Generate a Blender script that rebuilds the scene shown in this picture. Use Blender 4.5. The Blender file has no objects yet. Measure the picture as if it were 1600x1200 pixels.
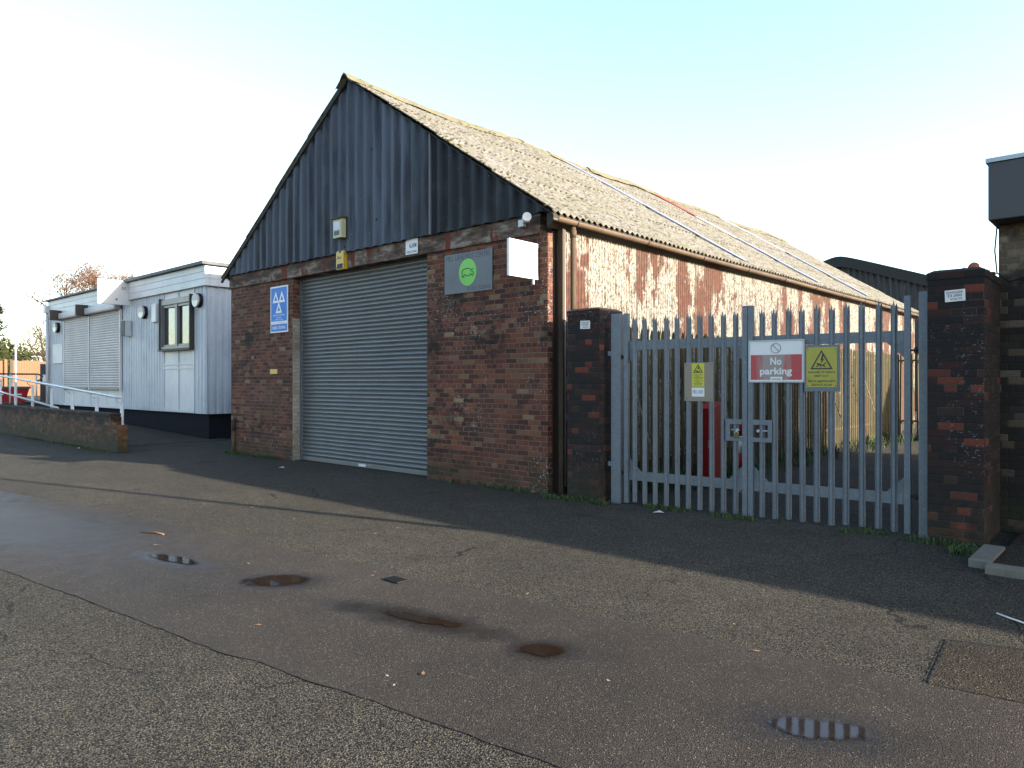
import bpy, bmesh, math, random
from mathutils import Vector, Matrix, noise as mnoise
R = math.radians
random.seed(7)
sc = bpy.context.scene
COL = sc.collection

# ------------------------------------------------------------------ camera, sky, sun, exposure
cam = bpy.data.cameras.new('camera'); camo = bpy.data.objects.new('camera', cam); COL.objects.link(camo)
cam.sensor_width = 36.0; cam.lens = 36.0 * 1130 / 1600; cam.shift_y = -0.0019
cam.clip_start = 0.05; cam.clip_end = 3000
camo.location = (0, 0, 1.6); camo.rotation_euler = (R(90), 0, R(42.1))
sc.camera = camo
SUN_AZ, SUN_EL = 15.0, 17.2           # azimuth from +X towards +Y
sd = Vector((math.cos(R(SUN_AZ)) * math.cos(R(SUN_EL)), math.sin(R(SUN_AZ)) * math.cos(R(SUN_EL)), math.sin(R(SUN_EL))))
w = bpy.data.worlds.new('World'); sc.world = w; w.use_nodes = True
wt = w.node_tree; bg = wt.nodes['Background']
sky = wt.nodes.new('ShaderNodeTexSky'); sky.sky_type = 'NISHITA'; sky.sun_disc = False
sky.sun_elevation = R(SUN_EL); sky.sun_rotation = R(90 - SUN_AZ)
sky.air_density = 1.0; sky.dust_density = 1.0; sky.ozone_density = 0.9
wt.links.new(sky.outputs[0], bg.inputs[0]); bg.inputs[1].default_value = 0.15
sun = bpy.data.lights.new('sun', 'SUN'); sun.energy = 4.9; sun.angle = R(0.53); sun.color = (1.0, 0.89, 0.74)
suno = bpy.data.objects.new('sun', sun); COL.objects.link(suno)
suno.rotation_euler = sd.to_track_quat('Z', 'Y').to_euler()
vs = sc.view_settings
vs.view_transform = 'Standard'; vs.look = 'None'; vs.exposure = 2.0; vs.gamma = 1.0; vs.use_curve_mapping = False
sc.cycles.max_bounces = 6

# ------------------------------------------------------------------ node helper
class NT:
    def __init__(s, name, rough=0.7, metal=0.0, spec=0.5):
        s.mat = bpy.data.materials.new(name); s.mat.use_nodes = True
        s.t = s.mat.node_tree; s.b = s.t.nodes['Principled BSDF']
        s.set('Roughness', rough); s.set('Metallic', metal); s.set('Specular IOR Level', spec)
    def new(s, typ, **kw):
        n = s.t.nodes.new(typ)
        for k, v in kw.items(): setattr(n, k, v)
        return n
    def plug(s, sock, v):
        if hasattr(v, 'links'): s.t.links.new(v, sock)
        else:
            if isinstance(v, tuple) and len(v) == 3 and sock.type == 'RGBA': v = v + (1,)
            sock.default_value = v
    def set(s, name, v): s.plug(s.b.inputs[name], v)
    def m(s, op, a, b=None, c=None):
        n = s.new('ShaderNodeMath', operation=op)
        for i, v in enumerate((a, b, c)):
            if v is not None: s.plug(n.inputs[i], v)
        return n.outputs[0]
    def vm(s, op, a, b=None):
        n = s.new('ShaderNodeVectorMath', operation=op)
        s.plug(n.inputs[0], a)
        if b is not None: s.plug(n.inputs[1], b)
        return n.outputs[0]
    def pos(s): return s.new('ShaderNodeNewGeometry').outputs['Position']
    def obj(s): return s.new('ShaderNodeTexCoord').outputs['Object']
    def nrm(s): return s.new('ShaderNodeNewGeometry').outputs['True Normal']
    def xyz(s, v):
        n = s.new('ShaderNodeSeparateXYZ'); s.plug(n.inputs[0], v); return n.outputs
    def comb(s, x, y, z):
        n = s.new('ShaderNodeCombineXYZ')
        for i, v in enumerate((x, y, z)): s.plug(n.inputs[i], v)
        return n.outputs[0]
    def noise(s, v, scale, detail=3, rough=0.55, out=0):
        n = s.new('ShaderNodeTexNoise'); s.plug(n.inputs['Vector'], v)
        n.inputs['Scale'].default_value = scale; n.inputs['Detail'].default_value = detail; n.inputs['Roughness'].default_value = rough
        return n.outputs[out]
    def vor(s, v, scale, out=0, feature='F1', rnd=1.0):
        n = s.new('ShaderNodeTexVoronoi', feature=feature); s.plug(n.inputs['Vector'], v)
        n.inputs['Scale'].default_value = scale; n.inputs['Randomness'].default_value = rnd
        return n.outputs[out]
    def white(s, v, out=0):
        n = s.new('ShaderNodeTexWhiteNoise', noise_dimensions='3D'); s.plug(n.inputs['Vector'], v); return n.outputs[out]
    def ramp(s, f, stops, interp='LINEAR'):
        n = s.new('ShaderNodeValToRGB'); cr = n.color_ramp; cr.interpolation = interp
        while len(cr.elements) < len(stops): cr.elements.new(1.0)
        for e, (p, c) in zip(cr.elements, stops):
            e.position = p
            e.color = (c, c, c, 1) if not isinstance(c, tuple) else c + (1,)
        s.plug(n.inputs[0], f); return n.outputs[0]
    def mix(s, f, a, b, mode='MIX'):
        n = s.new('ShaderNodeMix', data_type='RGBA', blend_type=mode)
        s.plug(n.inputs['Factor'], f); s.plug(n.inputs[6], a); s.plug(n.inputs[7], b); return n.outputs[2]
    def step(s, v, lo, hi):
        n = s.new('ShaderNodeMapRange', interpolation_type='SMOOTHSTEP'); s.plug(n.inputs[0], v)
        n.inputs[1].default_value = lo; n.inputs[2].default_value = hi; return n.outputs[0]
    def bump(s, h, strength=0.5, dist=0.01):
        n = s.new('ShaderNodeBump'); n.inputs['Strength'].default_value = strength; n.inputs['Distance'].default_value = dist
        s.plug(n.inputs['Height'], h); s.t.links.new(n.outputs[0], s.b.inputs['Normal'])
    def color(s, c, k=0.55):               # k: scales every base colour down to suit the raised exposure
        n = s.new('ShaderNodeMix', data_type='RGBA', blend_type='MULTIPLY'); n.inputs['Factor'].default_value = 1.0
        s.plug(n.inputs[6], c); s.plug(n.inputs[7], (k, k, k)); s.t.links.new(n.outputs[2], s.b.inputs['Base Color'])

def paint(name, c, rough=0.5, metal=0.0, dirt=0.35, dirtcol=(0.05, 0.045, 0.035), scale=3.0, local=False, bump=0.0, spec=0.5):
    t = NT(name, rough, metal, spec); p = t.obj() if local else t.pos()
    n1 = t.noise(p, scale, 5, 0.6); n2 = t.noise(t.vm('MULTIPLY', p, (7, 7, 0.9)), scale, 4)
    f = t.m('MULTIPLY', t.step(t.m('ADD', t.m('MULTIPLY', n1, 0.6), t.m('MULTIPLY', n2, 0.4)), 0.42, 0.72), dirt)
    col = t.mix(f, c, dirtcol)
    fine = t.noise(p, scale * 25, 2)
    col = t.mix(0.12, col, t.ramp(fine, [(0.3, 0.2), (0.7, 1.0)]), 'MULTIPLY')
    t.color(col); t.set('Roughness', t.m('ADD', rough - 0.08, t.m('MULTIPLY', n1, 0.2)))
    if bump: t.bump(fine, bump, 0.004)
    return t.mat

def flat_uv(t):
    p = t.xyz(t.pos()); n = t.xyz(t.nrm())
    ax = t.m('GREATER_THAN', t.m('ABSOLUTE', n[0]), 0.6); az = t.m('GREATER_THAN', t.m('ABSOLUTE', n[2]), 0.6)
    u = t.m('ADD', t.m('MULTIPLY', p[0], t.m('SUBTRACT', 1, ax)), t.m('MULTIPLY', p[1], ax))
    v = t.m('ADD', t.m('MULTIPLY', p[2], t.m('SUBTRACT', 1, az)), t.m('MULTIPLY', p[1], az))
    return u, v

def brick(name, stops, mortar, soot=0.3, sootcol=(0.012, 0.011, 0.011), moss=0.5, splash=0.0, soot_top=None, mortar_amt=0.8, seed=0.0):
    t = NT(name, 0.88, 0, 0.3); u, v = flat_uv(t); P = t.pos(); z = t.xyz(P)[2]
    wob = t.m('MULTIPLY', t.m('SUBTRACT', t.noise(P, 6, 2), 0.5), 0.012)
    v2 = t.m('ADD', v, wob); u2 = t.m('ADD', u, t.m('MULTIPLY', wob, 1.3))
    CH = 0.075
    r = t.m('DIVIDE', v2, CH); row = t.m('FLOOR', r); fv = t.m('SUBTRACT', r, row)
    hdr = t.m('LESS_THAN', t.m('FLOORED_MODULO', row, 4), 0.5)
    bw = t.m('SUBTRACT', 0.225, t.m('MULTIPLY', hdr, 0.1125))
    off = t.m('MULTIPLY', t.m('FLOORED_MODULO', row, 2), 0.1125)
    uu = t.m('DIVIDE', t.m('ADD', u2, t.m('ADD', off, t.m('MULTIPLY', hdr, 0.056))), bw)
    colm = t.m('FLOOR', uu); fu = t.m('SUBTRACT', uu, colm)
    du = t.m('MULTIPLY', t.m('MINIMUM', fu, t.m('SUBTRACT', 1, fu)), bw)
    dv = t.m('MULTIPLY', t.m('MINIMUM', fv, t.m('SUBTRACT', 1, fv)), CH)
    edge = t.m('ADD', t.m('MINIMUM', du, dv), t.m('MULTIPLY', t.m('SUBTRACT', t.noise(P, 60, 2), 0.5), 0.006))
    face = t.step(edge, 0.003, 0.0075)
    wid = t.comb(colm, row, hdr)
    rnd = t.white(t.vm('ADD', wid, (seed, seed * 2, 0)))
    c = t.ramp(rnd, stops)
    big = t.noise(P, 0.75, 4, 0.6); c = t.mix(t.step(big, 0.4, 0.7), c, t.mix(0.6, c, (0.13, 0.055, 0.032)))
    c = t.mix(0.55, c, t.ramp(t.noise(P, 38, 4, 0.7), [(0.25, 0.35), (0.7, 1.15)]), 'MULTIPLY')
    mcol = t.mix(t.noise(P, 4, 3), tuple(x * 0.45 for x in mortar), mortar)
    c = t.mix(t.m('MULTIPLY', t.m('SUBTRACT', 1, face), mortar_amt), c, mcol)
    # soot and damp stains, with their own patchy outline
    sn = t.noise(P, 1.3, 6, 0.65); sn2 = t.noise(P, 9, 3)
    sm = t.m('ADD', t.m('MULTIPLY', sn, 0.75), t.m('MULTIPLY', sn2, 0.25))
    if soot_top is not None: sm = t.m('ADD', sm, t.m('MULTIPLY', t.step(z, soot_top[0], soot_top[1]), soot_top[2]))
    keep = t.m('LESS_THAN', t.white(t.vm('ADD', wid, (17.3, 5.1, 2.2))), 0.78)
    s_f = t.m('MULTIPLY', t.m('MULTIPLY', t.step(sm, 0.62 - soot * 0.28, 0.72 - soot * 0.18), 0.88), t.m('ADD', 0.35, t.m('MULTIPLY', keep, 0.65)))
    c = t.mix(s_f, c, sootcol)
    if moss:
        mm = t.m('MULTIPLY', t.step(t.m('ADD', t.m('MULTIPLY', z, -0.55), t.m('MULTIPLY', t.noise(P, 3.2, 5, 0.65), 1.1)), 0.18, 0.6), moss)
        c = t.mix(mm, c, t.mix(t.noise(P, 14, 3), (0.02, 0.022, 0.012), (0.055, 0.06, 0.026)))
    if splash:
        d = t.vor(P, 48, 0); reg = t.step(t.noise(t.vm('ADD', P, (3.1, 0, 0)), 0.9, 3), 0.5, 0.62)
        rr = t.white(t.vm('FLOOR', t.vm('MULTIPLY', P, (31, 31, 31))))
        sp = t.m('MULTIPLY', t.m('LESS_THAN', d, t.m('MULTIPLY', t.m('POWER', rr, 2.5), 0.42)), t.m('MULTIPLY', reg, splash))
        c = t.mix(sp, c, (0.55, 0.56, 0.55))
    t.color(c)
    t.bump(t.m('ADD', t.m('MULTIPLY', face, 0.8), t.m('MULTIPLY', t.noise(P, 45, 4, 0.7), 0.5)), 0.75, 0.012)
    return t.mat

def asphalt(name, scale, stops, rough, bump, tint=(1, 1, 1), wet=None, spec=0.5, crack=False):
    t = NT(name, rough, 0, spec); P = t.pos()
    vn = t.new('ShaderNodeTexVoronoi', feature='F1'); t.plug(vn.inputs['Vector'], P); vn.inputs['Scale'].default_value = scale
    rnd = t.xyz(vn.outputs['Color'])[0]; d = vn.outputs['Distance']
    c = t.ramp(rnd, stops)
    c = t.mix(t.step(d, 0.35, 0.75), c, (0.015, 0.014, 0.013))
    lo = t.noise(P, 0.45, 5, 0.6); mid = t.noise(P, 3.5, 4, 0.6)
    c = t.mix(0.9, c, t.ramp(lo, [(0.3, 0.72), (0.7, 1.15)]), 'MULTIPLY')
    c = t.mix(0.6, c, t.ramp(mid, [(0.3, 0.75), (0.7, 1.15)]), 'MULTIPLY')
    c = t.mix(1.0, c, tint, 'MULTIPLY')
    st = t.noise(t.vm('ADD', P, (31, 7, 0)), 0.9, 6, 0.7); c = t.mix(t.m('MULTIPLY', t.step(st, 0.57, 0.72), 0.5), c, (0.02, 0.019, 0.018))
    oil = t.m('ADD', t.vor(P, 0.55, 0), t.m('MULTIPLY', t.noise(P, 4, 4), 0.16)); c = t.mix(t.m('MULTIPLY', t.m('SUBTRACT', 1, t.step(oil, 0.12, 0.24)), 0.55), c, (0.014, 0.013, 0.013))
    if crack:
        Pw = t.vm('ADD', P, t.comb(t.m('MULTIPLY', t.noise(P, 2.2, 4), 0.5), t.m('MULTIPLY', t.noise(t.vm('ADD', P, (5, 5, 5)), 2.2, 4), 0.5), 0))
        ve = t.vor(Pw, 0.62, 0, 'DISTANCE_TO_EDGE'); cm = t.m('MULTIPLY', t.m('LESS_THAN', ve, 0.0035), t.step(t.noise(P, 0.7, 2), 0.46, 0.52))
        c = t.mix(t.m('MULTIPLY', cm, 0.85), c, (0.012, 0.011, 0.01))
    h = t.m('ADD', t.m('MULTIPLY', t.m('SUBTRACT', 1, d), t.m('ADD', 0.4, t.m('MULTIPLY', rnd, 0.8))), t.m('MULTIPLY', t.noise(P, scale * 0.35, 3), 0.6))
    rg = t.m('ADD', rough - 0.1, t.m('MULTIPLY', lo, 0.2))
    if wet:
        x, y, _ = t.xyz(P)
        wm = None
        for (cx, cy, ax, ay, ang, wt_) in wet:
            ca, sa = math.cos(ang), math.sin(ang)
            dx = t.m('SUBTRACT', x, cx); dy = t.m('SUBTRACT', y, cy)
            a = t.m('DIVIDE', t.m('ADD', t.m('MULTIPLY', dx, ca), t.m('MULTIPLY', dy, sa)), ax)
            b = t.m('DIVIDE', t.m('SUBTRACT', t.m('MULTIPLY', dy, ca), t.m('MULTIPLY', dx, sa)), ay)
            e = t.m('SQRT', t.m('ADD', t.m('MULTIPLY', a, a), t.m('MULTIPLY', b, b)))
            e = t.m('ADD', e, t.m('MULTIPLY', t.m('SUBTRACT', t.noise(P, 5, 4), 0.5), 0.9))
            f = t.m('MULTIPLY', t.m('SUBTRACT', 1, t.step(e, 0.3, 1.3)), wt_)
            wm = f if wm is None else t.m('MAXIMUM', wm, f)
        c = t.mix(t.m('MULTIPLY', wm, 0.62), c, (0.012, 0.009, 0.007))
        rg = t.m('SUBTRACT', rg, t.m('MULTIPLY', wm, rough - 0.22))
        h = t.m('MULTIPLY', h, t.m('SUBTRACT', 1, t.m('MULTIPLY', wm, 0.75)))
    t.color(c); t.set('Roughness', rg); t.bump(h, bump[0], bump[1])
    return t.mat

# ------------------------------------------------------------------ materials
M = {}
STONE = [(0.0, (0.04, 0.037, 0.033)), (0.4, (0.1, 0.09, 0.071)), (0.7, (0.15, 0.132, 0.097)), (0.93, (0.2, 0.175, 0.125)), (1.0, (0.34, 0.31, 0.24))]
STONE2 = [(0.0, (0.048, 0.038, 0.029)), (0.5, (0.083, 0.066, 0.05)), (0.95, (0.112, 0.088, 0.066)), (1.0, (0.36, 0.3, 0.22))]
M['asphalt'] = asphalt('asphalt_coarse', 120, STONE, 0.92, (1.0, 0.008), spec=0.15, crack=True)
WET = [(-6.6, 2.77, 0.8, 0.2, 0.2, 0.7), (-5.28, 3.06, 0.42, 0.27, 0.6, 0.9), (-3.75, 3.18, 0.95, 0.2, 0.22, 0.9), (-2.75, 3.31, 0.26, 0.2, 0.5, 0.9), (-1.18, 3.4, 0.5, 0.25, 0.4, 0.6),
       (-10.0, 2.2, 4.5, 1.0, 0.13, 0.42), (-15.5, 1.8, 6.0, 1.2, 0.1, 0.55)]
M['band'] = asphalt('asphalt_smooth', 140, STONE2, 0.82, (0.6, 0.006), wet=WET, spec=0.22)
M['patch'] = asphalt('asphalt_patch', 100, STONE2, 0.85, (0.8, 0.007), tint=(1.0, 0.97, 0.88), spec=0.15)
M['terrace'] = M['asphalt']
M['joint'] = paint('tar_joint', (0.012, 0.011, 0.010), 0.7)
t = NT('puddle_water', 0.04, 0, 0.5); t.color((0.026, 0.017, 0.011)); t.set('IOR', 1.34)
t.bump(t.noise(t.pos(), 6, 2), 0.015, 0.01)
g = t.xyz(t.new('ShaderNodeTexCoord').outputs['Generated'])
gx = t.m('MULTIPLY', t.m('SUBTRACT', g[0], 0.5), 2); gy = t.m('MULTIPLY', t.m('SUBTRACT', g[1], 0.5), 2)
rd = t.m('SQRT', t.m('ADD', t.m('MULTIPLY', gx, gx), t.m('MULTIPLY', gy, gy)))
rd = t.m('ADD', rd, t.m('MULTIPLY', t.m('SUBTRACT', t.noise(t.pos(), 7, 5, 0.65), 0.5), 1.05))
rd = t.m('ADD', rd, t.m('MULTIPLY', t.m('SUBTRACT', t.noise(t.pos(), 110, 2), 0.5), 0.35))
mixs = t.new('ShaderNodeMixShader'); tr = t.new('ShaderNodeBsdfTransparent'); outn = t.t.nodes['Material Output']
t.plug(mixs.inputs[0], t.m('SUBTRACT', 1, t.step(rd, 0.58, 0.92))); t.t.links.new(tr.outputs[0], mixs.inputs[1]); t.t.links.new(t.b.outputs[0], mixs.inputs[2]); t.t.links.new(mixs.outputs[0], outn.inputs[0])
M['water'] = t.mat

M['brick'] = brick('brick_front', [(0, (0.055, 0.02, 0.015)), (0.25, (0.125, 0.036, 0.023)), (0.6, (0.2, 0.058, 0.032)), (0.85, (0.27, 0.09, 0.045)), (0.95, (0.26, 0.14, 0.075)), (1, (0.36, 0.24, 0.14))],
                   (0.32, 0.27, 0.2), soot=0.34, moss=0.6, splash=0.8, mortar_amt=0.72)
M['brick_soot'] = brick('brick_sooty', [(0, (0.022, 0.014, 0.013)), (0.5, (0.06, 0.026, 0.02)), (0.66, (0.2, 0.04, 0.022)), (1, (0.34, 0.065, 0.03))], (0.13, 0.12, 0.1),
                        soot=0.9, moss=0.6, splash=0.3, mortar_amt=0.85, soot_top=(-1.5, 2.7, 0.16), seed=3.0)
M['brick_tan'] = brick('brick_tan', [(0, (0.13, 0.09, 0.06)), (0.5, (0.22, 0.16, 0.11)), (1, (0.36, 0.28, 0.2))], (0.26, 0.24, 0.2), soot=0.55, moss=0.9, soot_top=(3.1, 2.4, 0.22), seed=5.0)
M['brick_ramp'] = brick('brick_ramp', [(0, (0.07, 0.03, 0.018)), (0.5, (0.15, 0.065, 0.034)), (1, (0.26, 0.14, 0.06))], (0.12, 0.11, 0.07), soot=0.35, moss=0.95, soot_top=(0.45, 0.8, 0.18), seed=8.0)
M['jamb_paint'] = brick('brick_painted', [(0, (0.4, 0.39, 0.32)), (1, (0.54, 0.52, 0.43))], (0.34, 0.33, 0.27), soot=0.1, moss=0.5, seed=2.0)
M['rust_dark'] = paint('dark_rust', (0.035, 0.02, 0.014), 0.8, 0, 0.5, (0.09, 0.035, 0.015), 4, bump=0.4)
M['soffit'] = paint('dark_timber', (0.03, 0.026, 0.022), 0.85, 0, 0.5, (0.08, 0.06, 0.04))

def beam_mat():
    t = NT('ring_beam', 0.85, 0, 0.3); P = t.pos()
    a = t.noise(t.vm('MULTIPLY', P, (1, 1, 3)), 2.2, 6, 0.7); b = t.noise(P, 1.1, 3)
    c = t.ramp(a, [(0.25, (0.02, 0.018, 0.016)), (0.42, (0.07, 0.048, 0.038)), (0.52, (0.17, 0.11, 0.08)), (0.66, (0.36, 0.33, 0.28))])
    c = t.mix(t.step(t.noise(t.vm('MULTIPLY', P, (1.6, 1, 0.5)), 1.5, 4, 0.7), 0.53, 0.6), c, (0.17, 0.04, 0.018))
    t.color(c); t.bump(a, 0.6, 0.02); return t.mat
M['beam'] = beam_mat()

def gable_mat(name, base, dark):
    t = NT(name, 0.65, 0, 0.22); P = t.pos(); x, y, z = t.xyz(P)
    a = t.noise(t.vm('MULTIPLY', P, (6, 1, 0.55)), 1.0, 5, 0.6); b = t.noise(P, 1.4, 5, 0.6)
    c = t.mix(t.step(a, 0.42, 0.66), base, dark)
    sh_ = t.white(t.comb(t.m('FLOOR', t.m('DIVIDE', x, 1.05)), 2, 5)); c = t.mix(1.0, c, t.ramp(sh_, [(0, 0.7), (1, 1.25)]), 'MULTIPLY')
    c = t.mix(t.m('MULTIPLY', t.step(b, 0.5, 0.7), 0.5), c, (0.10, 0.115, 0.13))
    d = t.vor(P, 5.5); c = t.mix(t.m('LESS_THAN', d, 0.04), c, (0.35, 0.36, 0.36))
    d2 = t.vor(t.vm('ADD', P, (9, 3, 1)), 2.3); c = t.mix(t.m('LESS_THAN', d2, 0.06), c, (0.008, 0.008, 0.009))
    t.color(c); t.bump(t.noise(P, 30, 3), 0.25, 0.006); return t.mat
M['gable'] = gable_mat('gable_sheet', (0.1, 0.122, 0.165), (0.038, 0.047, 0.066))
M['gable_dark'] = gable_mat('gable_sheet_newer', (0.026, 0.031, 0.043), (0.012, 0.015, 0.021))

def side_mat():
    t = NT('peeling_iron', 0.75, 0, 0.3); P = t.pos(); x, y, z = t.xyz(P)
    Q = t.comb(0, t.m('MULTIPLY', y, 1.0), t.m('MULTIPLY', z, 0.24))
    sheet = t.white(t.comb(t.m('FLOOR', t.m('DIVIDE', t.m('SUBTRACT', y, 8.2), 0.66)), 3, 1))
    a = t.noise(Q, 3.2, 7, 0.72); b = t.noise(t.comb(4, y, t.m('MULTIPLY', z, 0.8)), 0.85, 5, 0.65); f = t.noise(t.comb(1, t.m('MULTIPLY', y, 2), t.m('MULTIPLY', z, 0.6)), 22, 3, 0.7)
    white = t.mix(t.step(f, 0.45, 0.62), (0.42, 0.41, 0.36), (0.25, 0.195, 0.135))
    rust = t.ramp(t.noise(P, 9, 4, 0.7), [(0.3, (0.07, 0.02, 0.011)), (0.55, (0.14, 0.042, 0.019)), (0.75, (0.22, 0.085, 0.036))])
    k = t.m('ADD', t.m('ADD', t.m('MULTIPLY', a, 0.5), t.m('MULTIPLY', b, 0.65)), t.m('MULTIPLY', t.m('SUBTRACT', sheet, 0.5), 0.12))
    c = t.mix(t.step(k, 0.562, 0.6), white, rust)
    # bare dark streaks where the paint has gone
    s2 = t.noise(t.comb(7, t.m('MULTIPLY', y, 2.2), t.m('MULTIPLY', z, 0.35)), 9, 5, 0.75)
    c = t.mix(t.m('MULTIPLY', t.step(s2, 0.52, 0.6), 0.8), c, (0.1, 0.07, 0.042))
    s3 = t.noise(t.comb(2, t.m('MULTIPLY', y, 3), t.m('MULTIPLY', z, 1.2)), 14, 4, 0.7)
    c = t.mix(t.m('MULTIPLY', t.step(s3, 0.53, 0.6), 0.9), c, (0.045, 0.028, 0.018))
    seam = t.m('LESS_THAN', t.m('FLOORED_MODULO', t.m('SUBTRACT', y, 8.2), 0.66), 0.016)
    c = t.mix(t.m('MULTIPLY', seam, 0.8), c, (0.07, 0.03, 0.018))
    t.color(c); t.bump(t.m('ADD', f, a), 0.35, 0.006); return t.mat
M['side'] = side_mat()

def roof_mat():
    t = NT('mossy_cement_roof', 0.92, 0, 0.2); P = t.pos()
    a = t.noise(P, 1.0, 6, 0.65); b = t.noise(P, 5, 6, 0.75); f = t.noise(P, 11, 5, 0.8)
    c = t.ramp(b, [(0.28, (0.15, 0.13, 0.09)), (0.48, (0.31, 0.29, 0.245)), (0.68, (0.47, 0.455, 0.42))])
    c = t.mix(t.m('MULTIPLY', t.step(a, 0.45, 0.65), 0.45), c, (0.25, 0.24, 0.145))
    sp = t.m('ADD', t.m('MULTIPLY', f, 0.6), t.m('MULTIPLY', b, 0.4))
    c = t.mix(t.m('MULTIPLY', t.step(sp, 0.5, 0.57), 0.85), c, (0.075, 0.058, 0.034))
    lx = t.m('FRACT', t.m('ADD', t.m('MULTIPLY', t.m('DIVIDE', t.m('ABSOLUTE', t.m('ADD', t.xyz(P)[0], 11.15)), 4.87), 4), t.m('MULTIPLY', t.m('SUBTRACT', t.noise(P, 3, 3), 0.5), 0.035)))
    lap = t.m('MULTIPLY', t.m('LESS_THAN', lx, 0.03), t.step(t.noise(P, 1.3, 3), 0.3, 0.5)); c = t.mix(t.m('MULTIPLY', lap, 0.8), c, (0.06, 0.05, 0.03))
    t.color(c); t.bump(t.m('ADD', f, t.m('MULTIPLY', b, 0.8)), 0.5, 0.015); return t.mat
M['roof'] = roof_mat()
M['moss'] = paint('moss', (0.11, 0.105, 0.03), 0.95, 0, 0.7, (0.05, 0.04, 0.018), 8, bump=0.8)
M['ridge'] = paint('mossy_ridge', (0.23, 0.2, 0.115), 0.95, 0, 0.8, (0.09, 0.085, 0.03), 2.5, bump=0.8)
M['rooflight'] = paint('blue_plastic_strip', (0.36, 0.42, 0.66), 0.35, 0, 0.3, (0.3, 0.3, 0.32))
M['rooflight_red'] = paint('red_flashing', (0.34, 0.06, 0.03), 0.7)
M['gutter'] = paint('rusty_gutter', (0.16, 0.1, 0.055), 0.75, 0, 0.8, (0.05, 0.03, 0.02), 2, bump=0.3)
M['pipe'] = paint('weathered_pipe', (0.13, 0.09, 0.055), 0.75, 0, 0.8, (0.04, 0.026, 0.018), 2, spec=0.2)
M['pipe_dark'] = paint('dark_pipe', (0.05, 0.035, 0.028), 0.7, 0, 0.7, (0.1, 0.05, 0.025), 2)

def shutter_mat():
    t = NT('galvanised_shutter', 0.42, 0.35, 0.5); P = t.pos(); x, y, z = t.xyz(P)
    a = t.noise(t.vm('MULTIPLY', P, (0.7, 1, 2)), 2.5, 5, 0.65); b = t.noise(P, 30, 3)
    c = t.mix(a, (0.13, 0.14, 0.152), (0.26, 0.275, 0.285))
    c = t.mix(t.m('MULTIPLY', t.step(b, 0.5, 0.75), 0.3), c, (0.1, 0.11, 0.12))
    ru = t.m('MULTIPLY', t.step(t.noise(t.vm('MULTIPLY', P, (1.1, 1, 7)), 1.6, 4, 0.7), 0.63, 0.7), t.step(z, 2.7, 3.3))
    c = t.mix(ru, c, (0.1, 0.035, 0.018))
    t.color(c); t.set('Roughness', t.m('ADD', 0.3, t.m('MULTIPLY', a, 0.25))); return t.mat
M['shutter'] = shutter_mat()
def galv_mat(name, c1, c2, metal=0.45):
    t = NT(name, 0.5, metal, 0.5); P = t.pos()
    v = t.vor(P, 45, 1); a = t.noise(P, 3, 5, 0.6); rr = t.xyz(v)[0]
    c = t.mix(t.m('ADD', t.m('MULTIPLY', a, 0.75), t.m('MULTIPLY', rr, 0.25)), c1, c2)
    c = t.mix(t.m('LESS_THAN', t.vor(t.vm('ADD', P, (2, 5, 1)), 24), 0.09), c, (0.55, 0.56, 0.55))
    c = t.mix(t.m('MULTIPLY', t.step(t.noise(P, 11, 5, 0.7), 0.64, 0.72), 0.7), c, (0.14, 0.07, 0.035))
    st = t.noise(t.vm('MULTIPLY', P, (5, 5, 1.6)), 2, 4, 0.6)
    c = t.mix(t.m('MULTIPLY', t.step(st, 0.5, 0.75), 0.3), c, (0.1, 0.1, 0.095))
    t.color(c); t.set('Roughness', t.m('ADD', 0.4, t.m('MULTIPLY', a, 0.25))); t.bump(t.noise(P, 70, 2), 0.12, 0.002); return t.mat
M['galv'] = galv_mat('galvanised_steel', (0.11, 0.135, 0.17), (0.25, 0.29, 0.335))
def oldfence_mat():
    t = NT('weathered_palisade', 0.8, 0.1, 0.3); P = t.pos()
    a = t.noise(t.vm('MULTIPLY', P, (6, 6, 0.7)), 1.5, 5, 0.65)
    t.color(t.ramp(a, [(0.3, (0.04, 0.038, 0.022)), (0.5, (0.13, 0.12, 0.06)), (0.62, (0.16, 0.1, 0.045)), (0.75, (0.2, 0.07, 0.03))])); return t.mat
M['oldfence'] = oldfence_mat()
M['clad'] = paint('pale_blue_cladding', (0.68, 0.73, 0.8), 0.5, 0, 0.35, (0.22, 0.24, 0.26), 1.6)
M['fascia'] = paint('white_fascia', (0.85, 0.88, 0.92), 0.45, 0, 0.25, (0.35, 0.36, 0.36), 1.5)
M['panelwhite'] = paint('white_panel', (0.86, 0.88, 0.93), 0.45, 0, 0.3, (0.4, 0.36, 0.28), 1.5)
M['roofedge'] = paint('grey_roof_edge', (0.075, 0.085, 0.095), 0.6)
M['blackbase'] = paint('black_plinth', (0.016, 0.017, 0.024), 0.8, 0, 0.3, (0.035, 0.035, 0.035), spec=0.1)
M['kshutter'] = paint('beige_shutter', (0.68, 0.64, 0.64), 0.45, 0, 0.3, (0.25, 0.22, 0.2), 1.2)
M['bracket'] = paint('brown_bracket', (0.06, 0.045, 0.04), 0.6)
M['wframe'] = paint('grey_window_frame', (0.2, 0.22, 0.24), 0.4)
M['blackplastic'] = paint('black_plastic', (0.014, 0.014, 0.016), 0.5, 0, 0.1, spec=0.2)
M['white'] = paint('white_paint', (0.95, 0.96, 0.97), 0.4, 0, 0.15, (0.5, 0.48, 0.44), 4)
M['diffuser'] = paint('lamp_diffuser', (0.82, 0.82, 0.8), 0.3, 0, 0.05)
M['blind'] = paint('cream_blind', (0.75, 0.7, 0.5), 0.6)
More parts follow.
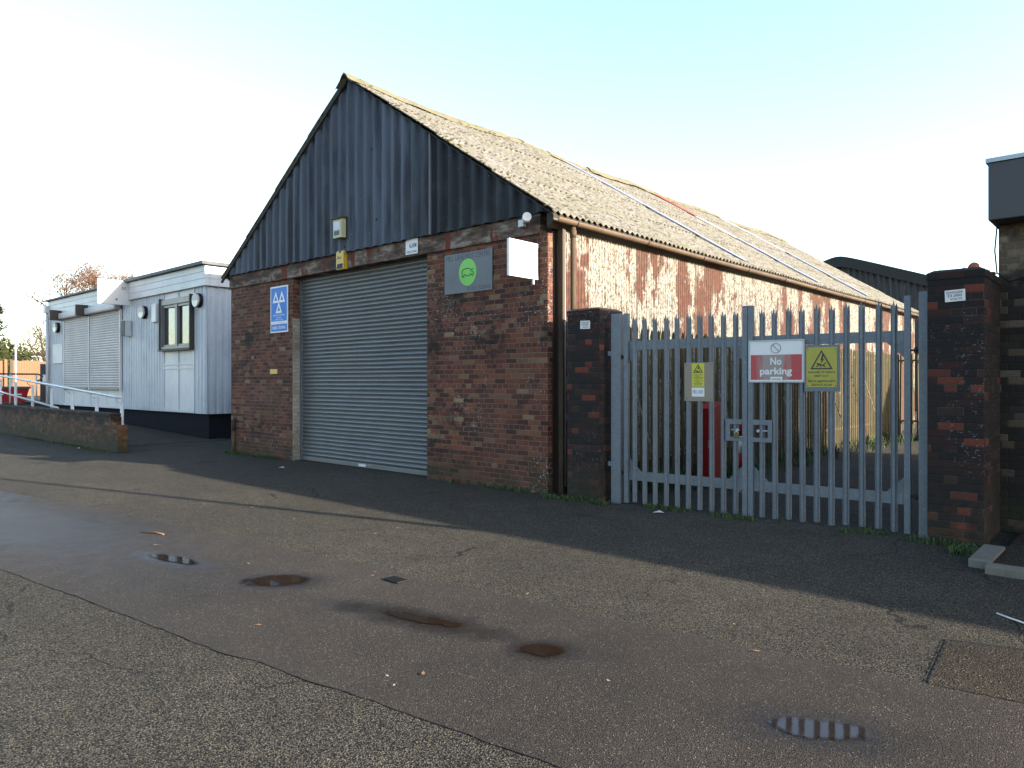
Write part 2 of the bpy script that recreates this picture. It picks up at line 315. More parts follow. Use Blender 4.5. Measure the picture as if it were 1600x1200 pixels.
t = NT('window_glass', 0.03, 0, 0.5); t.color((0.9, 0.93, 0.95)); t.set('Transmission Weight', 1.0); t.set('IOR', 1.45); M['glass'] = t.mat
M['blue'] = paint('sign_blue', (0.025, 0.26, 0.85), 0.5, 0, 0.1, spec=0.25)
M['yellow'] = paint('alarm_yellow', (0.75, 0.48, 0.03), 0.4, 0, 0.25, (0.35, 0.2, 0.03), 6)
M['darkblue'] = paint('dark_blue', (0.012, 0.02, 0.14), 0.5, spec=0.15)
M['cream'] = paint('cream_plastic', (0.6, 0.6, 0.36), 0.45, 0, 0.3, (0.3, 0.32, 0.16), 6)
M['signgrey'] = paint('brushed_grey', (0.2, 0.22, 0.24), 0.5, 0.1, 0.3, (0.13, 0.14, 0.15), 2, spec=0.25)
M['ink'] = paint('black_ink', (0.015, 0.018, 0.02), 0.5, 0, 0.0)
M['greyink'] = paint('grey_ink', (0.035, 0.055, 0.07), 0.5, 0, 0.0)
M['paleink'] = paint('faded_ink', (0.2, 0.22, 0.25), 0.5, 0, 0.0)
M['green'] = paint('lime_green', (0.2, 0.75, 0.07), 0.45, 0, 0.08)
M['sign_yellow'] = paint('faded_yellow', (0.5, 0.46, 0.05), 0.45, 0, 0.5, (0.3, 0.27, 0.05), 14)
M['label_yellow'] = paint('bright_yellow', (0.68, 0.66, 0.03), 0.4, 0, 0.1)
M['brownboard'] = paint('bare_board', (0.3, 0.255, 0.215), 0.4, 0.2, 0.2, (0.22, 0.2, 0.19), 6)
def faded_red():
    t = NT('faded_red_print', 0.4, 0, 0.5); P = t.obj(); x, y, z = t.xyz(P)
    f = t.step(t.m('ADD', t.m('ABSOLUTE', t.m('ADD', x, 0.03)), t.m('MULTIPLY', t.m('SUBTRACT', t.noise(t.vm('MULTIPLY', P, (3, 0.6, 1)), 5, 4), 0.5), 0.25)), 0.1, 0.22)
    t.color(t.mix(f, (0.36, 0.3, 0.29), (0.5, 0.045, 0.055))); return t.mat
M['fadedred'] = faded_red()
M['red'] = paint('red_paint', (0.36, 0.012, 0.014), 0.5, 0, 0.2, spec=0.2)
M['concrete'] = paint('concrete', (0.2, 0.185, 0.155), 0.9, 0, 0.6, (0.06, 0.065, 0.035), 3, bump=0.6)
M['darkfascia'] = paint('dark_grey_fascia', (0.055, 0.055, 0.06), 0.55, 0, 0.3, (0.085, 0.08, 0.075), 1.5)
M['trim'] = paint('metal_trim', (0.5, 0.55, 0.62), 0.35, 0.4, 0.1)
M['pinefence'] = paint('orange_timber', (0.3, 0.14, 0.065), 0.8, 0, 0.5, (0.25, 0.12, 0.05), 1.2, bump=0.3)
M['rooftile'] = paint('brown_roof', (0.09, 0.05, 0.04), 0.85)
M['housewhite'] = paint('house_render', (0.62, 0.6, 0.55), 0.8)
M['bark'] = paint('bark', (0.13, 0.09, 0.065), 0.9, 0, 0.5)
M['twig'] = paint('pale_twig', (0.16, 0.1, 0.07), 0.9, 0, 0.4)
M['rail'] = paint('painted_rail', (0.7, 0.76, 0.8), 0.4, 0, 0.25, (0.3, 0.32, 0.3), 3)
def leaf_mat(name, a, b):
    t = NT(name, 0.7, 0, 0.3); P = t.pos()
    t.color(t.mix(t.noise(P, 2.2, 4, 0.7), a, b)); t.set('Subsurface Weight', 0.0); return t.mat
M['leaf_orange'] = leaf_mat('russet_leaf', (0.3, 0.15, 0.09), (0.17, 0.1, 0.05))
M['leaf_green'] = leaf_mat('olive_leaf', (0.1, 0.11, 0.03), (0.04, 0.06, 0.02))
M['leaf_pine'] = leaf_mat('conifer_leaf', (0.06, 0.08, 0.04), (0.11, 0.1, 0.05))
M['weed'] = leaf_mat('weed_leaf', (0.07, 0.13, 0.03), (0.04, 0.06, 0.02))
M['dead'] = paint('dead_leaf', (0.34, 0.2, 0.08), 0.7, 0, 0.4, (0.15, 0.07, 0.03), 20, local=True)
M['deadpale'] = paint('pale_litter', (0.6, 0.55, 0.42), 0.7, 0, 0.2, (0.3, 0.2, 0.1), 20, local=True)
M['reed'] = paint('pale_stay', (0.42, 0.38, 0.27), 0.7, 0, 0.3)
M['barn'] = (lambda t: (t.color(t.mix(t.m('MULTIPLY', t.step(t.noise(t.vm('MULTIPLY', t.pos(), (3, 1, 0.3)), 2, 4, 0.7), 0.5, 0.7), 0.8), (0.055, 0.055, 0.058), (0.17, 0.165, 0.15))), t.mat)[1])(NT('barn_sheet', 0.8))

# ------------------------------------------------------------------ geometry helpers
ROOT = {}
def link(name, me, mats, parent):
    o = bpy.data.objects.new(name, me); COL.objects.link(o)
    for m_ in (mats if isinstance(mats, (list, tuple)) else [mats]): me.materials.append(m_)
    if parent is not None: o.parent = parent
    return o
def rootmat(o):
    while o is not None:
        if o.name in ROOT: return ROOT[o.name]
        o = o.parent
    return Matrix.Identity(4)
def thing(name, label, cat, loc=(0, 0, 0), u=None, group=None, kind=None, upright=True, rz=None):
    o = bpy.data.objects.new(name, None); COL.objects.link(o); o.empty_display_size = 0.2
    mt = Matrix.Translation(loc)
    if u is not None:                       # local x along u, y up, z out of the face
        u = Vector(u).normalized(); v = Vector((0, 0, 1)); n = u.cross(v)
        mt = Matrix.Translation(loc) @ Matrix((u, v, n)).transposed().to_4x4()
    if rz is not None: mt = Matrix.Translation(loc) @ Matrix.Rotation(rz, 4, 'Z')
    o.matrix_world = mt; ROOT[o.name] = mt.copy()
    o['label'] = label; o['category'] = cat
    if group: o['group'] = group
    if kind: o['kind'] = kind
    return o
def tag(o, label, cat, group=None, kind=None):
    o['label'] = label; o['category'] = cat
    if group: o['group'] = group
    if kind: o['kind'] = kind
    return o

class MB:
    def __init__(s): s.bm = bmesh.new()
    def add(s, verts, faces, mi=0):
        vv = [s.bm.verts.new(v) for v in verts]
        out = []
        for f in faces:
            try: fc = s.bm.faces.new([vv[i] for i in f]); fc.material_index = mi; out.append(fc)
            except ValueError: pass
        return vv
    def box(s, x0, x1, y0, y1, z0, z1, mi=0, bevel=0.0):
        vs_ = s.add([(x, y, z) for z in (z0, z1) for y in (y0, y1) for x in (x0, x1)],
                    [(0, 2, 3, 1), (4, 5, 7, 6), (0, 1, 5, 4), (2, 6, 7, 3), (0, 4, 6, 2), (1, 3, 7, 5)], mi)
        if bevel:
            es = list({e for v in vs_ for e in v.link_edges})
            bmesh.ops.bevel(s.bm, geom=es, offset=bevel, segments=2, affect='EDGES', profile=0.6)
        return s
    def prism(s, poly, d, mi=0):            # poly: list of 3D points, extruded by vector d
        n = len(poly); d = Vector(d); P = [Vector(p) for p in poly]
        s.add(P + [p + d for p in P], [tuple(range(n - 1, -1, -1)), tuple(range(n, 2 * n))] + [(i, (i + 1) % n, n + (i + 1) % n, n + i) for i in range(n)], mi)
        return s
    def tube(s, pts, r, n=8, mi=0, caps=True):
        pts = [Vector(p) for p in pts]; rs = r if isinstance(r, (list, tuple)) else [r] * len(pts)
        rings = []; ref = None
        for i, p in enumerate(pts):
            d = (pts[min(i + 1, len(pts) - 1)] - pts[max(i - 1, 0)]).normalized()
            if ref is None: ref = d.orthogonal().normalized()
            a = (ref - d * ref.dot(d)).normalized(); ref = a; b = d.cross(a)
            rings.append([s.bm.verts.new(p + (a * math.cos(2 * math.pi * k / n) + b * math.sin(2 * math.pi * k / n)) * rs[i]) for k in range(n)])
        for A, B in zip(rings, rings[1:]):
            for k in range(n):
                f = s.bm.faces.new((A[k], A[(k + 1) % n], B[(k + 1) % n], B[k])); f.material_index = mi; f.smooth = True
        if caps and n > 2:
            for rg, rev in ((rings[0], True), (rings[-1], False)):
                try: f = s.bm.faces.new(rg[::-1] if rev else rg); f.material_index = mi
                except ValueError: pass
        return s
    def grid(s, rows, mi=0, smooth=True):   # rows of points
        vv = [[s.bm.verts.new(p) for p in r_] for r_ in rows]
        for a, b in zip(vv, vv[1:]):
            for k in range(len(a) - 1):
                f = s.bm.faces.new((a[k], a[k + 1], b[k + 1], b[k])); f.material_index = mi; f.smooth = smooth
        return s
    def disc(s, c, r, axis='z', n=32, mi=0, h=0.002, sy=1.0):
        P = []
        for k in range(n):
            a = 2 * math.pi * k / n; p = (r * math.cos(a), r * sy * math.sin(a))
            P.append((c[0] + p[0], c[1] + p[1], c[2]))
        return s.prism(P, (0, 0, h), mi)
    def blob(s, c, r, sq=(1, 1, 1), sub=1, jit=0.25, mi=0):
        g = bmesh.ops.create_icosphere(s.bm, subdivisions=sub, radius=1.0)
        for v in g['verts']:
            k = 1 + random.uniform(-jit, jit)
            v.co = Vector((c[0] + v.co.x * r * sq[0] * k, c[1] + v.co.y * r * sq[1] * k, c[2] + v.co.z * r * sq[2] * k))
        return s
    def solid(s, th):
        bmesh.ops.solidify(s.bm, geom=list(s.bm.faces), thickness=th); return s
    def build(s, name, mats, parent=None, world=False, flip=False):
        if world and parent is not None:
            inv = rootmat(parent).inverted()
            for v in s.bm.verts: v.co = inv @ v.co
        bmesh.ops.recalc_face_normals(s.bm, faces=list(s.bm.faces)) if not flip else None
        me = bpy.data.meshes.new(name); s.bm.to_mesh(me); s.bm.free()
        return link(name, me, mats, parent)
def words(parent, mat, *lines):             # each line of writing: (text, cx, cy, width, height, z[, bold])
    for ln in lines:
        mb = MB(); text_mb(mb, ln[0], ln[1], ln[2], ln[3], ln[4], ln[5], 0.0008, bold=ln[6] if len(ln) > 6 else 0.0); mb.build('lettering', mat, parent)
def text_mb(mb, string, cx, cy, width, height, z=0.0, depth=0.0015, align='CENTER', bold=0.0, mi=0):
    cu = bpy.data.curves.new('lettering', 'FONT'); cu.body = string; cu.size = 1.0; cu.extrude = 0.5; cu.offset = bold; cu.resolution_u = 3
    ob = bpy.data.objects.new('lettering', cu); COL.objects.link(ob)
    dg = bpy.context.evaluated_depsgraph_get(); dg.update()
    me = bpy.data.meshes.new_from_object(ob.evaluated_get(dg))
    bpy.data.objects.remove(ob); bpy.data.curves.remove(cu)
    xs = [v.co.x for v in me.vertices]; ys = [v.co.y for v in me.vertices]
    x0, x1, y0, y1 = min(xs), max(xs), min(ys), max(ys)
    sx = width / (x1 - x0); sy = height / (y1 - y0)
    n0 = len(mb.bm.verts); mb.bm.from_mesh(me); mb.bm.verts.ensure_lookup_table()
    for v in mb.bm.verts[n0:]:
        v.co = Vector((cx + (v.co.x - (x0 + x1) / 2) * sx, cy + (v.co.y - (y0 + y1) / 2) * sy, z + (v.co.z + 0.5) * depth))
    for f in mb.bm.faces:
        if all(v.index >= n0 for v in f.verts): f.material_index = mi
    bpy.data.meshes.remove(me)
    return mb
def plate(mb, w_, h_, z0, z1, mi=0, cx=0, cy=0, bevel=0):
    return mb.box(cx - w_ / 2, cx + w_ / 2, cy - h_ / 2, cy + h_ / 2, z0, z1, mi, bevel)
def tri_frame(mb, cx, cy, w_, h_, th, z, mi=0, d=0.002):
    o = [(cx - w_ / 2, cy - h_ / 2), (cx + w_ / 2, cy - h_ / 2), (cx, cy + h_ / 2)]
    gx, gy = cx, cy - h_ / 6
    k = 1 - th / (h_ / 3)
    i_ = [(gx + (x - gx) * k, gy + (y - gy) * k) for x, y in o]
    for a in range(3):
        b = (a + 1) % 3
        mb.prism([(o[a][0], o[a][1], z), (o[b][0], o[b][1], z), (i_[b][0], i_[b][1], z), (i_[a][0], i_[a][1], z)], (0, 0, d), mi)
    return mb
def struct(name, mb, mat):
    o = mb.build(name, mat); o['kind'] = 'structure'; return o

# ------------------------------------------------------------------ ground, road surfaces, puddles
S = 600
m_ = MB(); m_.add([(-S, -S, 0), (S, -S, 0), (S, S, 0), (-S, S, 0)], [(0, 1, 2, 3)]); struct('ground', m_, M['asphalt'])
near = [(-40, -0.6), (-20, 0.75), (-12, 1.36), (-7.38, 1.65), (-5.27, 1.90), (-4.43, 1.98), (-3.59, 2.12), (-2.87, 2.22), (-2.1, 2.33), (0, 2.62), (4, 3.1)]
far = [(-40, -0.2), (-26, 1.0), (-18, 2.1), (-12.72, 2.84), (-10.87, 3.14), (-7.34, 3.58), (-5.74, 3.76), (-3.61, 3.98), (-2.56, 4.09), (-1.74, 4.2), (-0.82, 4.33), (1, 4.6), (4, 5.0)]
def lerp_line(pts, step, jit, sc_):
    out = []
    for (x0, y0), (x1, y1) in zip(pts, pts[1:]):
        n = max(1, int(math.hypot(x1 - x0, y1 - y0) / step))
        for k in range(n):
            f = k / n; x = x0 + (x1 - x0) * f; y = y0 + (y1 - y0) * f
            out.append((x, y + jit * mnoise.noise(Vector((x * sc_, y * sc_, 1.3))) + jit * 0.6 * mnoise.noise(Vector((x * sc_ * 4, 3, 1.3)))))
    out.append(pts[-1]); return out
nl = lerp_line(near, 0.05, 0.022, 3.0); fl = lerp_line(far, 0.08, 0.02, 2.0)
def resample(line, xs):
    o = []; j = 0
    for x in xs:
        while j < len(line) - 2 and line[j + 1][0] < x: j += 1
        (x0, y0), (x1, y1) = line[j], line[j + 1]; f = 0 if x1 == x0 else (x - x0) / (x1 - x0); o.append((x, y0 + (y1 - y0) * f))
    return o
xs = [-40 + k * 0.4 for k in range(70)] + [-12 + k * 0.04 for k in range(401)]
A = resample(nl, xs); B = resample(fl, xs)
m_ = MB(); m_.grid([[(x, y, 0.004) for x, y in A], [(x, y, 0.004) for x, y in B]], smooth=False)
struct('road_repair_strip', m_, M['band'])
m_ = MB(); m_.grid([[(x, y - 0.001 - 0.014 * max(-0.05, mnoise.noise(Vector((x * 2.3, 5, 0)))), 0.008) for x, y in A], [(x, y + 0.0 + 0.009 * max(-0.1, mnoise.noise(Vector((x * 7, 2, 0)))), 0.008) for x, y in A]], smooth=False)
struct('road_joint', m_, M['joint'])
m_ = MB(); m_.add([(-1.0, 5.13, 0.0065), (-0.93, 4.31, 0.0065), (3, 4.88, 0.0065), (3, 5.62, 0.0065), (-0.63, 5.26, 0.0065)], [(0, 1, 2, 3, 4)])
struct('road_patch', m_, M['patch'])
m_ = MB(); m_.grid([[(-1.0 + k * .1, 5.12 + k * .031 + .006 * math.sin(k * 2.1), 0.009) for k in range(30)], [(-1.0 + k * .1, 5.14 + k * .031 + .008 * math.sin(k * 1.3), 0.009) for k in range(30)]], smooth=False)
m_.grid([[(-1.008 + .0035 * k + .004 * math.sin(k * 3), 5.14 - k * .04, 0.009) for k in range(21)], [(-1.002 + .0035 * k + .005 * math.sin(k * 2), 5.14 - k * .04, 0.009) for k in range(21)]], smooth=False)
struct('road_joint', m_, M['joint'])
def puddle(cx, cy, ax, ay, ang, z=0.009):
    m_ = MB(); n = 48
    m_.add([(ax * math.cos(2 * math.pi * k / n), ay * math.sin(2 * math.pi * k / n), 0) for k in range(n)], [tuple(range(n))])
    o = struct('puddle', m_, M['water']); o.location = (cx, cy, z); o.rotation_euler = (0, 0, ang); return o
puddle(-6.62, 2.79, 0.42, 0.1, 0.2)
puddle(-5.29, 3.05, 0.33, 0.2, 0.75)
puddle(-3.72, 3.2, 0.4, 0.08, 0.25)
puddle(-2.75, 3.31, 0.17, 0.13, 0.6)
puddle(-1.19, 3.4, 0.26, 0.13, 0.55)

# raised yard and ramp at the left
m_ = MB(); m_.prism([(-90, 6.45, -0.05), (-90, 6.45, 0.69), (-41, 6.45, 0.69), (-19.2, 6.45, 0.012), (-19.2, 6.45, -0.05)], (0, 3.2, 0))
m_.box(-90, -33.3, 9.66, 60, -0.05, 0.68)
struct('yard_ramp', m_, M['terrace'])

# ------------------------------------------------------------------ the workshop shed
XL, XR, YF, YB = -15.82, -6.5, 7.95, 27.9
XC = -11.15; ZR = 7.2; EAVE_R = (-6.28, 3.97); EAVE_L = (-16.0, 3.95)
def roofz(x):
    if x >= XC: return ZR + (x - XC) / (EAVE_R[0] - XC) * (EAVE_R[1] - ZR)
    return ZR + (x - XC) / (EAVE_L[0] - XC) * (EAVE_L[1] - ZR)
shed = thing('workshop_shed', 'brick garage workshop with dark corrugated gable, roller shutter and mossy sheet roof', 'building', (XC, YF, 0), kind='thing')
DX0, DX1 = -13.2, -9.08
m_ = MB(); m_.box(XL, DX0, YF, YF + 0.35, 0, 3.72); m_.build('brick_wall', M['brick'], shed, True)
m_ = MB(); m_.box(DX1, XR, YF, YF + 0.11, 0, 3.72); m_.box(DX1, XR - 0.13, YF + 0.11, YF + 0.35, 0, 3.72); m_.build('brick_wall', M['brick'], shed, True)
m_ = MB(); m_.box(XL, XL + 0.25, YF + 0.35, YB, 0, 3.9); m_.build('side_wall', M['brick'], shed, True)
m_ = MB(); m_.box(XL - 0.03, XR - 0.12, YF - 0.03, YF + 0.3, 3.723, 4.02, bevel=0.012); m_.build('ring_beam', M['beam'], shed, True)
# painted left reveal
m_ = MB(); m_.box(DX0 - 0.01, DX0 + 0.005, YF - 0.004, YF + 0.2, 0, 2.9); m_.build('painted_jamb', M['jamb_paint'], shed, True)
# soot black corner post + corrugated flank
m_ = MB(); m_.box(XR - 0.125, XR - 0.03, YF + 0.115, YF + 0.21, 0, 3.9); m_.box(XR - 0.1, XR - 0.005, YF + 0.215, YF + 0.3, 0, 3.85); m_.build('corner_post', M['rust_dark'], shed, True)
def gable_part(x0, x1, mat, yoff, ph):
    pitch = 0.262; n = int((x1 - x0) / pitch * 10); bot = []; mid = []; top = []
    for k in range(n + 1):
        x = x0 + (x1 - x0) * k / n; a = ((x - ph) / pitch) % 1.0
        s_ = 0.5 - 0.5 * math.cos(2 * math.pi * a); pr = min(1, max(0, (s_ - 0.2) / 0.6)); pr = pr * pr * (3 - 2 * pr)
        y = YF - 0.055 - yoff - 0.05 * pr
        zt = roofz(x) - 0.035
        zb = 4.005 + 0.012 * mnoise.noise(Vector((x * 2, 0, 0)))
        zm = min(zt, max(zb, 5.55)); 
        bot.append((x, y, zb)); mid.append((x, y - 0.004, zm)); top.append((x, y, max(zt, zb)))
    m_ = MB(); m_.grid([bot, mid]); m_.grid([mid, top]); return m_.build('gable_cladding', mat, shed, True)
gable_part(XL - 0.1, -8.88, M['gable'], 0.012, 0.0); gable_part(-8.9, EAVE_R[0] - 0.08, M['gable_dark'], 0.0, 0.11)
m_ = MB(); m_.box(-8.9, -8.872, YF - 0.125, YF - 0.06, 4.0, roofz(-8.87) - 0.05); m_.build('sheet_edge', paint('bare_sheet_edge', (0.2, 0.22, 0.25), 0.7), shed, True)
m_ = MB(); m_.prism([(XL, YF + 0.05, 4.0), (XR, YF + 0.05, 4.0), (XC, YF + 0.05, roofz(XC) - 0.1)], (0, 0.05, 0)); m_.build('gable_light_block', M['soffit'], shed, True)  # unseen panel added inside the thin gable sheets to block light
# flank
m_ = MB(); rows = [[], [], []]; n = int((YB - 8.27) / 0.076 * 6)
for k in range(n + 1):
    y = 8.27 + (YB - 8.27) * k / n; px = -6.44 + 0.0135 * math.sin(2 * math.pi * y / 0.076) + 0.012 * mnoise.noise(Vector((y * 0.7, 1, 0)))
    for r_, z in zip(rows, (0.3, 2.1, 3.92)): r_.append((px, y, z + (0.01 * mnoise.noise(Vector((y * 1.5, 4, 0))) if z > 1 else 0)))
m_.grid(rows); m_.build('side_cladding', M['side'], shed, True)
m_ = MB(); m_.box(-6.6, -6.47, 8.3, YB, 0, 3.9); m_.build('side_light_block', M['rust_dark'], shed, True)  # added solid lining, hidden by the flank sheets, keeps light from leaking through
m_ = MB(); m_.box(-6.47, -6.42, 8.3, YB, 0, 0.3); m_.build('plinth', M['brick_soot'], shed, True)
m_ = MB(); m_.box(XL, XR, YB, YB + 0.2, 0, 3.9); m_.prism([(XL, YB, 3.9), (XR, YB, 3.9), (XC, YB, roofz(XC) - 0.08)], (0, 0.2, 0)); m_.build('rear_wall', M['rust_dark'], shed, True)
# roof
Y0R, Y1R = YF - 0.16, YB + 0.2
def sag(y, s_): return -0.075 * math.sin(math.pi * ((y - 8) / 4.6 % 1.0)) * (1 - s_) * 0.9 + (0.05 - 0.03 * s_) * mnoise.noise(Vector((y * 0.28, s_ * 1.5, 2))) - (0.05 * (1 - s_) * math.sin((y - 8) * 0.16))
def roof_pt(y, s_, side, lift):
    e = EAVE_R if side > 0 else EAVE_L
    x = XC + (e[0] - XC) * s_; z = ZR + (e[1] - ZR) * s_ + sag(y, s_)
    return (x, y, z + lift)
m_ = MB(); NR = 4; n = int((Y1R - Y0R) / 0.146 * 8)
for side in (1, -1):
    if side < 0: n = int((Y1R - Y0R) / 0.146 * 3)
    for r in range(NR):
        s0, s1 = r / NR, (r + 1) / NR + (0.012 if r < NR - 1 else 0)
        rows = []
        for q in range(5):
            s_ = s0 + (s1 - s0) * q / 4; row = []
            for k in range(n + 1):
                y = Y0R + (Y1R - Y0R) * k / n
                row.append(roof_pt(y, s_, side, 0.02 * math.sin(2 * math.pi * y / 0.146) + 0.022 * q / 4 + 0.004 * mnoise.noise(Vector((y * 3, s_ * 9, r)))))
            rows.append(row)
        # visible thickness at the lower lap
        m_.grid(rows); m_.grid([rows[-1], [(p[0] - 0.01 * side, p[1], p[2] - 0.022) for p in rows[-1]]], smooth=False)
roof = m_.build('roof', M['roof'], shed, True)
m_ = MB()
for side in (1, -1):
    e = EAVE_R if side > 0 else EAVE_L
    a = Vector((XC, 0, ZR - 0.035)); b = Vector((e[0] + 0.0, 0, e[1] - 0.04))
    m_.prism([(a.x, Y0R + 0.01, a.z), (b.x, Y0R + 0.01, b.z), (b.x, Y0R + 0.01, b.z - (0.012 if side > 0 else 0.05)), (a.x, Y0R + 0.01, a.z - (0.012 if side > 0 else 0.06))], (0, 0.04, 0))
m_.build('barge_board', M['soffit'], shed, True)
m_ = MB(); y = Y0R - 0.05; i = 0
while y < Y1R:
    L = random.uniform(1.35, 1.9); y2 = min(y + L, Y1R + 0.1); prof = [(-0.26, -0.17), (-0.13, -0.075), (-0.075, 0.0), (0, 0.05), (0.075, 0.0), (0.13, -0.075), (0.26, -0.165)]
    tl = random.uniform(-0.018, 0.03); sx = random.uniform(-0.02, 0.02); rows = []
    for q in range(9):
        yy = y + (y2 + 0.07 - y) * q / 8; zz = ZR + sag(yy, 0) + 0.035 + tl * (1 - q / 8)
        rows.append([(XC + px + sx + 0.01 * mnoise.noise(Vector((px * 9, yy * 4, 1))), yy, zz + pz + 0.02 * mnoise.noise(Vector((px * 6, yy * 5, 5)))) for px, pz in prof])
    m_.grid(rows); m_.grid([[(p[0], p[1], p[2]) for p in rows[0]], [(p[0] * 1.0, p[1], p[2] - 0.03) for p in rows[0]]])
    y = y2; i += 1
m_.build('ridge_cap', M['ridge'], roof, True)
m_ = MB()
for k in range(420):
    s_ = random.choice([random.random(), random.random() ** 3]); y = random.uniform(Y0R, Y1R) if random.random() < 0.8 else Y0R + random.random() * 0.25
    p = roof_pt(y, s_ * 0.985, 1, 0.012); r = random.uniform(0.012, 0.03)
    m_.blob(p, r, (1.3, 1.3, 0.7), 1, 0.3)
for k in range(170):
    y = random.uniform(Y0R, Y1R); dx = random.uniform(-0.1, 0.24); m_.blob((XC + dx, y, ZR + sag(y, 0) + 0.055 - abs(dx) * 0.85), random.uniform(0.015, 0.04), (1.2, 2.2, 0.55), 1, 0.3)
mo = m_.build('moss', M['moss'], roof, True); mo['kind'] = 'stuff'
def strip(yc, wd, s0, s1, mat, lift=0.055):
    m_ = MB(); rows = []
    for q in range(14):
        s_ = s0 + (s1 - s0) * q / 13; a = roof_pt(yc, s_, 1, lift)
        rows.append([(a[0], yc - wd / 2, a[2] - 0.02), (a[0], yc - wd / 2, a[2]), (a[0], yc + wd / 2, a[2]), (a[0], yc + wd / 2, a[2] - 0.02)])
    m_.grid(rows, smooth=False); return m_.build('flashing_strip', mat, roof, True)
strip(14.2, 0.24, 0.02, 0.5, M['rooflight']); strip(14.17, 0.22, 0.5, 0.985, M['rooflight'], 0.07)
strip(18.45, 0.46, 0.03, 0.3, M['rooflight_red'], 0.06); strip(18.4, 0.3, 0.305, 0.55, M['panelwhite']); strip(18.4, 0.26, 0.55, 0.985, M['rooflight'], 0.07)
strip(22.4, 0.3, 0.05, 0.5, M['panelwhite']); strip(22.35, 0.26, 0.5, 0.985, M['rooflight'], 0.07)
# gutter (half round) with brackets and pipes
m_ = MB(); rows = []
for q in range(60):
    y = Y0R + 0.06 + (YB - Y0R) * q / 59; zc = 3.885 + sag(y, 1.0) * 0.5; row = []
    for k in range(9):
        a = math.pi + math.pi * k / 8; row.append((-6.265 + 0.058 * math.cos(a), y, zc + 0.058 * math.sin(a)))
    for k in range(9):
        a = 2 * math.pi - math.pi * k / 8; row.append((-6.265 + 0.05 * math.cos(a), y, zc + 0.004 + 0.05 * math.sin(a)))
    rows.append(row)
m_.grid(rows); gut = m_.build('gutter', M['gutter'], shed, True)
m_ = MB(); m_.prism([(-6.45, Y0R + 0.08, 3.78), (-6.33, Y0R + 0.08, 3.84), (-6.33, Y0R + 0.08, 3.96), (-6.45, Y0R + 0.08, 3.98)], (0, YB - Y0R, 0)); m_.build('eaves_board', M['soffit'], shed, True)
for y in [Y0R + 0.5 + 1.9 * k for k in range(11)]:
    m_ = MB(); m_.tube([(-6.265 + 0.064 * math.cos(math.pi + math.pi * k / 8), y, 3.885 + sag(y, 1) + 0.064 * math.sin(math.pi + math.pi * k / 8)) for k in range(9)], 0.007, 4); m_.build('bracket', M['rust_dark'], gut, True)
m_ = MB(); px, py = -6.3, 8.28
m_.tube([(px, py, 3.82), (px, py, 3.0), (px, py, 1.6), (px, py, 0.0)], 0.04, 12)
for z in (3.72, 2.0, 0.55): m_.tube([(px, py, z - 0.05), (px, py, z + 0.05)], 0.05, 12)
m_.build('drainpipe', M['pipe'], shed, True)
m_ = MB(); m_.box(-6.46, -6.38, 8.14, 8.185, 0.0, 3.8); m_.build('edge_batten', M['pipe'], shed, True)
m_ = MB(); m_.tube([(-6.39, 8.2, 3.78), (-6.385, 8.21, 0.1)], 0.012, 8); m_.build('cable_pipe', M['trim'], shed, True)
m_ = MB(); m_.tube([(-15.62, YF - 0.05, 0), (-15.62, YF - 0.05, 0.5)], 0.035, 10); vp = m_.build('vent_pipe', M['pipe'], shed, True)
m_ = MB(); m_.tube([(-15.62, YF - 0.05, 0.5), (-15.62, YF - 0.05, 0.72), (-15.62, YF + 0.01, 0.76)], 0.042, 10); m_.build('pipe_collar', M['rust_dark'], vp, True)
# roller shutter
m_ = MB(); prof = []; z = 0.09; SP = 0.0785; YS = 8.16
while z < 3.74:
    for a, o in ((0.0, -0.004), (0.08, 0.004), (0.2, 0.013), (0.42, 0.023), (0.6, 0.026), (0.74, 0.022), (0.84, 0.006), (0.92, -0.008)): prof.append((z + a * SP, YS - o))
    z += SP
rows = []
for q in range(25):
    x = DX0 + 0.03 + (DX1 - DX0 - 0.06) * q / 24; wv = 0.016 * mnoise.noise(Vector((x * 0.9, 0, 0)))
    rows.append([(x, y + wv * math.sin(zz * 1.3) + 0.006 * mnoise.noise(Vector((x * 1.7, zz * 2.5, 3))), zz + 0.007 * mnoise.noise(Vector((x * .7, zz * 2, 9)))) for zz, y in prof])
m_.grid(rows, smooth=True); sh = m_.build('roller_shutter', M['shutter'], shed, True)
m_ = MB(); m_.box(DX0 + 0.03, DX1 - 0.03, YS - 0.045, YS + 0.005, 0.01, 0.092, bevel=0.006); m_.build('bottom_rail', M['shutter'], sh, True)
m_ = MB(); m_.box(-11.2, -10.98, YS - 0.05, YS - 0.045, 0.03, 0.075); m_.build('shutter_label', M['panelwhite'], sh, True)
for x in (DX0 + 0.006, DX1 - 0.041): m_ = MB(); m_.box(x, x + 0.035, YS - 0.06, YS + 0.02, 0, 3.72); m_.build('guide_rail', M['galv'], sh, True)
m_ = MB(); m_.box(DX0 + 0.006, DX1 - 0.006, YS + 0.03, YS + 0.2, 0, 3.75); m_.build('shutter_light_block', M['soffit'], shed, True)  # hidden filler added behind the slats so no light passes

